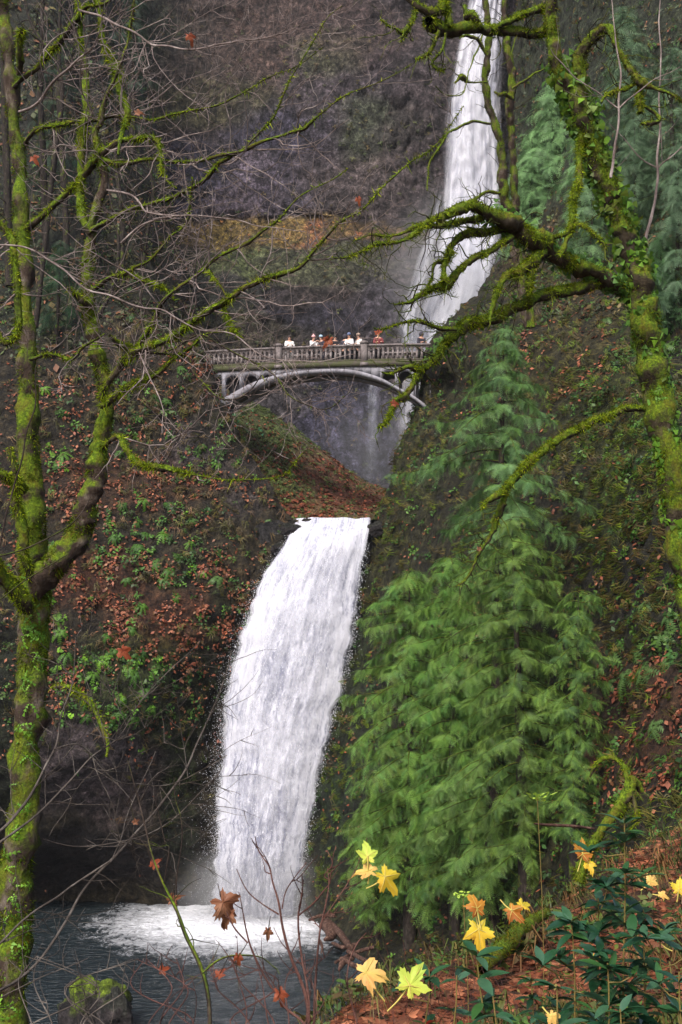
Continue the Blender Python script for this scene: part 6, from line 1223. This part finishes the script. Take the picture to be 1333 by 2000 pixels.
# dead leaves still caught in twigs
for (px_, py_, D_, sz, sp_, mat, lab) in [(435, 1762, 4.6, 66, -.9, LB, 'large curled brown dead leaf on the twigs before the white foam'), (446, 1785, 4.62, 44, -1.9, LB, 'second curled brown leaf drooping right beneath the large curled one'),
   (524, 1818, 4.8, 26, -1.6, LB, 'small pale brown leaf hanging at the edge of the foam'), (466, 1868, 4.8, 26, -1.5, LR, 'small rusty leaf over the dark pool left of the slanting stem'), (547, 1940, 4.5, 40, -1.3, LR, 'crumpled rusty leaf low on the slanting pink stem'), (428, 1905, 4.7, 22, 1.2, LR, 'little rusty leaf just right of the dark sapling'), (316, 1895, 4.9, 20, .4, LR, 'little rusty leaf over the pool left of the dark sapling'),
   (335, 1758, 5.4, 30, .5, LB, 'brown leaf wrapped on the dark sapling at the height of the foam'), (300, 1690, 5.6, 24, 1, LR, 'brown leaf on the dark sapling against the dark rock'), (263, 1606, 6.2, 16, .5, LP, 'tiny pale leaf on the long bare branch before the dark rock'), (240, 1270, 6.6, 32, -.9, LR, 'rusty leaf hanging before the ferny left bank'),
   (371, 70, 8.9, 28, -1.2, LR, 'orange leaf caught high in the twigs at the top'), (66, 308, 9.2, 22, -1, LR, 'orange leaf between the two left trunks'), (268, 220, 9.0, 20, .2, LP, 'pale leaf stuck on a mossy twig near the top left'), (700, 388, 8.6, 20, -1.3, LR, 'dark rusty leaf hanging before the cliff left of the upper fall'), (702, 458, 8.6, 18, 1.2, LP, 'pale dry leaf just below the dark rusty one left of the upper fall'),
   (643, 662, 8.4, 30, -2.1, LR, 'orange leaf hanging in front of the people on the bridge'), (738, 650, 8.6, 18, 1.5, LR, 'small orange leaf over the right part of the bridge'), (768, 788, 10.2, 18, .2, LR, 'orange leaf on the mossy limb tip before the gorge'), (936, 1073, 10.8, 14, 1, LP, 'pale pink leaf at the end of the lower mossy limb')]:
    leaf_thing(px_, py_, D_, sz * 1.25, sp_, .3, rng.uniform(-.4, .4), LB if mat is LP else mat, lab, .9, .6, None, .5, int(px_), 'dead_leaf', (px_ + rng.uniform(-22, 22), py_ - rng.uniform(20, 45), D_))

# ------------------------------------------------------------------ driftwood, boulder, snag, fallen log
def dw(pts, lab, mat='wood', group='driftwood at the pool edge', nm='driftwood_log', k=8, lump=.12):
    W = []
    for x, y, w, h in pts: D_ = (16 - h) * F / (y - 1200) * .985; W.append((*P(x, y, D_), w / 2 * D_ / F))
    W = np.array(W); Q = crom(W, 14); V, Fc = tube(Q[:, :3], Q[:, 3], k, lump, rng.uniform(0, 30)); e1 = np.arange(k)[None, ::-1]
    o = link(nm, mesh(nm, V, Fc, None, True), None, M[mat]); 
    for end in (0, len(Q) - 1):
        me = bpy.data.meshes.new('end_grain'); me.from_pydata([tuple(v) for v in V[end * k:end * k + k]], [], [list(range(k)) if end else list(range(k))[::-1]]); me.materials.append(M['wood']); c = bpy.data.objects.new('end_grain', me); C.objects.link(c); c.parent = o
    tag(o, lab, 'log', group); return o
dw([(604, 1797, 5, .25), (625, 1789, 7, .35), (655, 1788, 8, .4)], 'small log poking out of the water at the right rim of the foam')
dw([(640, 1798, 11, .5), (662, 1820, 13, .5), (686, 1852, 13, .6)], 'thickest reddish log sloping down to the right at the pool edge')
dw([(626, 1812, 6, .3), (636, 1806, 22, .4), (648, 1826, 20, .3), (634, 1836, 5, .2)], 'broken wedge of wood standing in the water left of the thickest log')
dw([(625, 1838, 7, .2), (630, 1850, 5, .2), (628, 1862, 2, .1)], 'small chip of wood floating under the broken wedge')
dw([(655, 1880, 6, .3), (690, 1862, 7, .5), (730, 1850, 7, .7)], 'thin log lying across the driftwood pile rising right')
dw([(680, 1858, 8, .7), (720, 1880, 9, .8), (755, 1902, 7, .9)], 'reddish log in the pile above the peach leaf')
dw([(668, 1872, 9, .5), (700, 1890, 10, .6), (745, 1915, 9, .8)], 'dark reddish log in the middle of the driftwood pile')
dw([(662, 1896, 5, .2), (672, 1878, 13, .5), (690, 1872, 9, .5)], 'short upright slab of pale wood at the pile\'s left end')
dw([(672, 1925, 5, .3), (705, 1920, 6, .5), (740, 1926, 6, .7)], 'grey split log lowest in the driftwood pile')
dw([(670, 1943, 4, .3), (700, 1938, 4, .5), (735, 1932, 4, .7)], 'pale thin stick on the mossy ground below the driftwood pile')
dw([(650, 1842, 6, .2), (672, 1850, 8, .4), (700, 1842, 6, .6)], 'short dark stub among the driftwood, above the crossing log')
def boulder(name, c, r, mat, label, cat, seed, sc, mossy=None):
    n, k = 40, 64; a = np.linspace(.001, math.pi - .001, n)[:, None]; b_ = np.linspace(0, 2 * math.pi, k, endpoint=False)[None]
    U = np.stack([np.sin(a) * np.cos(b_), np.sin(a) * np.sin(b_), np.cos(a) + 0 * b_], -1).reshape(-1, 3); q = 1 + .42 * fbm(U + seed, .9, 4) + .2 * ridged(U + seed, .5, 3)
    V = U * q[:, None] * r * np.array(sc) + c; i = np.arange(n - 1)[:, None] * k; j = np.arange(k)[None]; Fc = np.stack([i + j, i + k + j, i + k + (j + 1) % k, i + (j + 1) % k], -1).reshape(-1, 4)
    col = np.tile(lin(62, 56, 56), (len(V), 1)); w = np.clip((U[:, 2] * .9 + .6 * noise(U + seed, .5) - .25) * 4, 0, 1)[:, None]; col = col * (1 - w) + lin(*(mossy or (112, 132, 34))) * w
    o = link(name, mesh(name, V, Fc, col.clip(0, 1), True), None, mat); tag(o, label, cat); return o
boulder('mossy_boulder', P(182, 1975, 46) + [0, 0, -.1], 1.15, M['bank'], 'dark boulder in the pool at the lower left with a bright mossy top', 'rock', 3, (1.0, .7, 1.05))
boulder('wet_boulder', P(225, 1960, 45.5) + [0, 0, -.4], .65, M['wet'], 'smaller wet dark boulder touching the mossy one on its right', 'rock', 9, (.9, .7, 1.2), (60, 60, 54))
fl = empty('fallen_log', P(965, 1880, 8.6), 'mossy fallen log half buried in leaves below the orange leaves', 'log')
Q = path([(940, 1895, 20), (970, 1865, 30), (1000, 1832, 32), (1030, 1806, 26), (1070, 1780, 14)], 8.3, 10.6, .02, 6); V, Fc = tube(Q[0], Q[1], 12, .2); link('log', mesh('log', V, Fc, None, True), fl, M['moss_limb'])
V, Fc, c = fuzz(Q, 1600, .03, .004, DMOSS, .5, .1); tag(link('moss', mesh('moss', V, Fc, c), fl, M['moss']), kind='stuff')
sn = [(A_, [(1130, 1720, 26), (1156, 1655, 18), (1181, 1615, 20), (1206, 1590, 24), (1221, 1562, 25), (1231, 1540, 26), (1240, 1532, 24), (1250, 1545, 14)], 10.6, 10.8, 1, 0), (B_, [(1226, 1550, 14), (1222, 1520, 11), (1214, 1498, 10), (1196, 1484, 10), (1172, 1483, 9), (1157, 1496, 7), (1150, 1515, 4)], 10.7, 10.9, .8, 0), (B_, [(1200, 1482, 6), (1196, 1470, 5), (1180, 1463, 4)], 10.8, 10.8, .9, 0), (B_, [(1232, 1548, 10), (1246, 1590, 8), (1236, 1620, 5)], 10.7, 10.6, 1, 0)]
mossy_tree('mossy_snag', P(1130, 1720, 10.6), 'curved mossy snag with an arching dead limb on the slope at the right', 'snag', sn, M['moss_limb'], M['moss_limb'], 5200)
dwn = empty('dead_branch', P(1066, 1610, 10.2), 'pale bare broken branch lying level left of the mossy snag', 'branch')
Q = path([(1045, 1608, 4), (1070, 1611, 6), (1110, 1613, 6), (1161, 1618, 5)], 10.2, 10.4, .01, 4); V, Fc = tube(Q[0], Q[1], 5); link('stick', mesh('stick', V, Fc), dwn, M['wood'])
for i, (x, y, D_, s, lab) in enumerate([(1050, 1560, 6.0, .12, 'little pale yellow green seedling glowing before the dark cedar'), (905, 1750, 5.6, .07, 'tiny green sprig above the brown spotted leaf')]):
    at = P(x, y, D_); g = np.array([at[0], at[1], groundz(at[0], at[1])]); e = empty('seedling', g, lab, 'plant')
    V, Fc = tube(crom(np.array([g, (g + at) / 2 + [.02, 0, 0], at]), 10), .0022, 4); link('stem', mesh('stem', V, Fc), e, M['stalk'])
    T = T_bush(26, .3, .5); V = (T[0] * s) + at; link('leaves', mesh('leaves', V, T[1], np.tile(lin(176, 206, 84), (len(V), 1))), e, M['leaf'])

# small sword ferns on the near slope
for x, y, D_, s, lb in [(690, 1945, 5.2, .16, 'small fern below the driftwood at the left end of the near slope'), (1250, 1700, 9, .3, 'fern in the litter just above the peach leaf'), (1310, 1640, 11, .35, 'highest fern on the near slope, at the right edge'), (1205, 1740, 8, .25, 'fern behind the tallest evergreen shrub stem on the slope'), (1110, 1905, 5.6, .16, 'little fern in the litter between two dark shrubs'), (1300, 1790, 6.5, .2, 'green fern right under the pale yellow leaf at the right edge'), (1190, 1990, 3.6, .1, 'tiny bright fern at the bottom edge among the shrubs')]:
    p = P(x, y, D_); z = groundz(p[0], p[1]); o = bpy.data.objects.new('near_fern', random.choice(FE2)); C.objects.link(o); o.location = (p[0], p[1], z); o.scale = (s,) * 3; o.rotation_euler = (0, 0, rng.uniform(0, 6)); tag(o, lb, 'fern', 'ferns on the near slope')
tot = 0 if True else sum(len(o.data.polygons) * (2 if len(o.data.polygons) and len(o.data.polygons[0].vertices) == 4 else 1) for o in bpy.data.objects if o.type == 'MESH'); print('TRIS', tot, 'OBJ', len(bpy.data.objects))

for x, y, D_, r, lab in [(568, 1036, 62.6, .42, 'dark wet rock at the left corner of the lower waterfall lip'), (545, 1072, 62.4, .36, 'dark wet rock beside the fall just below its left corner'), (738, 1034, 62.8, .45, 'dark wet rock at the right corner of the lower waterfall lip'), (600, 1019, 63.4, .22, 'small dark rock splitting the water on the lip'), (640, 1790, 62.0, .5, 'wet black rock at the right rim of the plunge pool')]:
    boulder('wet_rock', P(x, y, D_), r, M['wet'], lab, 'rock', x * .1, (1.2, .9, .8), (50, 50, 44))
# ------------------------------------------------------------------ air
def volbox(name, lo, hi, dens, col=(.9, .92, 1.0), noise_s=None):
    V = np.array([[x, y, z] for x in (lo[0], hi[0]) for y in (lo[1], hi[1]) for z in (lo[2], hi[2])], float)
    Fc = np.array([[0, 1, 3, 2], [4, 6, 7, 5], [0, 4, 5, 1], [2, 3, 7, 6], [0, 2, 6, 4], [1, 5, 7, 3]])
    m = bpy.data.materials.new(name); m.use_nodes = True; nt = m.node_tree; nt.nodes.clear(); o = nt.nodes.new('ShaderNodeOutputMaterial'); v = nt.nodes.new('ShaderNodeVolumePrincipled')
    v.inputs['Color'].default_value = (*col, 1); v.inputs['Density'].default_value = dens; v.inputs['Anisotropy'].default_value = .2; nt.links.new(v.outputs[0], o.inputs['Volume'])
    ob = link(name, mesh(name, V, Fc), None, m); tag(ob, kind='stuff'); return ob
volbox('haze', (-260, -40, -4.5), (260, 260, 215), .0002)

def mist(name, c, r, dens, label):
    """a soft drifting ball of spray: density falls off smoothly from its middle"""
    n, k = 14, 24; a = np.linspace(.001, math.pi - .001, n)[:, None]; b_ = np.linspace(0, 2 * math.pi, k, endpoint=False)[None]
    V = np.stack([np.sin(a) * np.cos(b_), np.sin(a) * np.sin(b_), np.cos(a) + 0 * b_], -1).reshape(-1, 3); i = np.arange(n - 1)[:, None] * k; j = np.arange(k)[None]
    Fc = np.stack([i + j, i + k + j, i + k + (j + 1) % k, i + (j + 1) % k], -1).reshape(-1, 4)
    m = bpy.data.materials.new(name); m.use_nodes = True; nt = m.node_tree; nt.nodes.clear(); o = nt.nodes.new('ShaderNodeOutputMaterial'); v = nt.nodes.new('ShaderNodeVolumePrincipled'); v.inputs['Color'].default_value = (.96, .97, 1, 1)
    tc = nt.nodes.new('ShaderNodeTexCoord'); l = nt.nodes.new('ShaderNodeVectorMath'); l.operation = 'LENGTH'; nt.links.new(tc.outputs['Object'], l.inputs[0]); nz = noise_n(nt, 2.2, 3, .6, tc.outputs['Object'])
    s = nt.nodes.new('ShaderNodeMath'); s.operation = 'MULTIPLY_ADD'; nt.links.new(nz.outputs[0], s.inputs[0]); s.inputs[1].default_value = .6; nt.links.new(l.outputs['Value'], s.inputs[2])
    mr = nt.nodes.new('ShaderNodeMapRange'); mr.interpolation_type = 'SMOOTHERSTEP'; nt.links.new(s.outputs[0], mr.inputs[0]); mr.inputs[1].default_value = 1.22; mr.inputs[2].default_value = .25; mr.inputs[3].default_value = 0; mr.inputs[4].default_value = dens
    nt.links.new(mr.outputs[0], v.inputs['Density']); nt.links.new(v.outputs[0], o.inputs['Volume'])
    ob = bpy.data.objects.new(name, mesh(name, V, Fc)); C.objects.link(ob); ob.data.materials.append(m); ob.location = tuple(c); ob.scale = r; return tag(ob, label, 'mist', None, 'stuff')
mist('spray_mist', FB + [0, -1.0, .8], (5.5, 3.2, 4.2), .5, 'white mist billowing at the foot of the lower waterfall')
mist('spray_mist', P(870, 560, 100), (8.5, 5, 13), .12, 'pale mist drifting off the lower half of the upper waterfall')
mist('spray_mist', P(740, 880, 96), (9, 6, 8), .03, 'faint mist hanging in the gorge under the bridge')
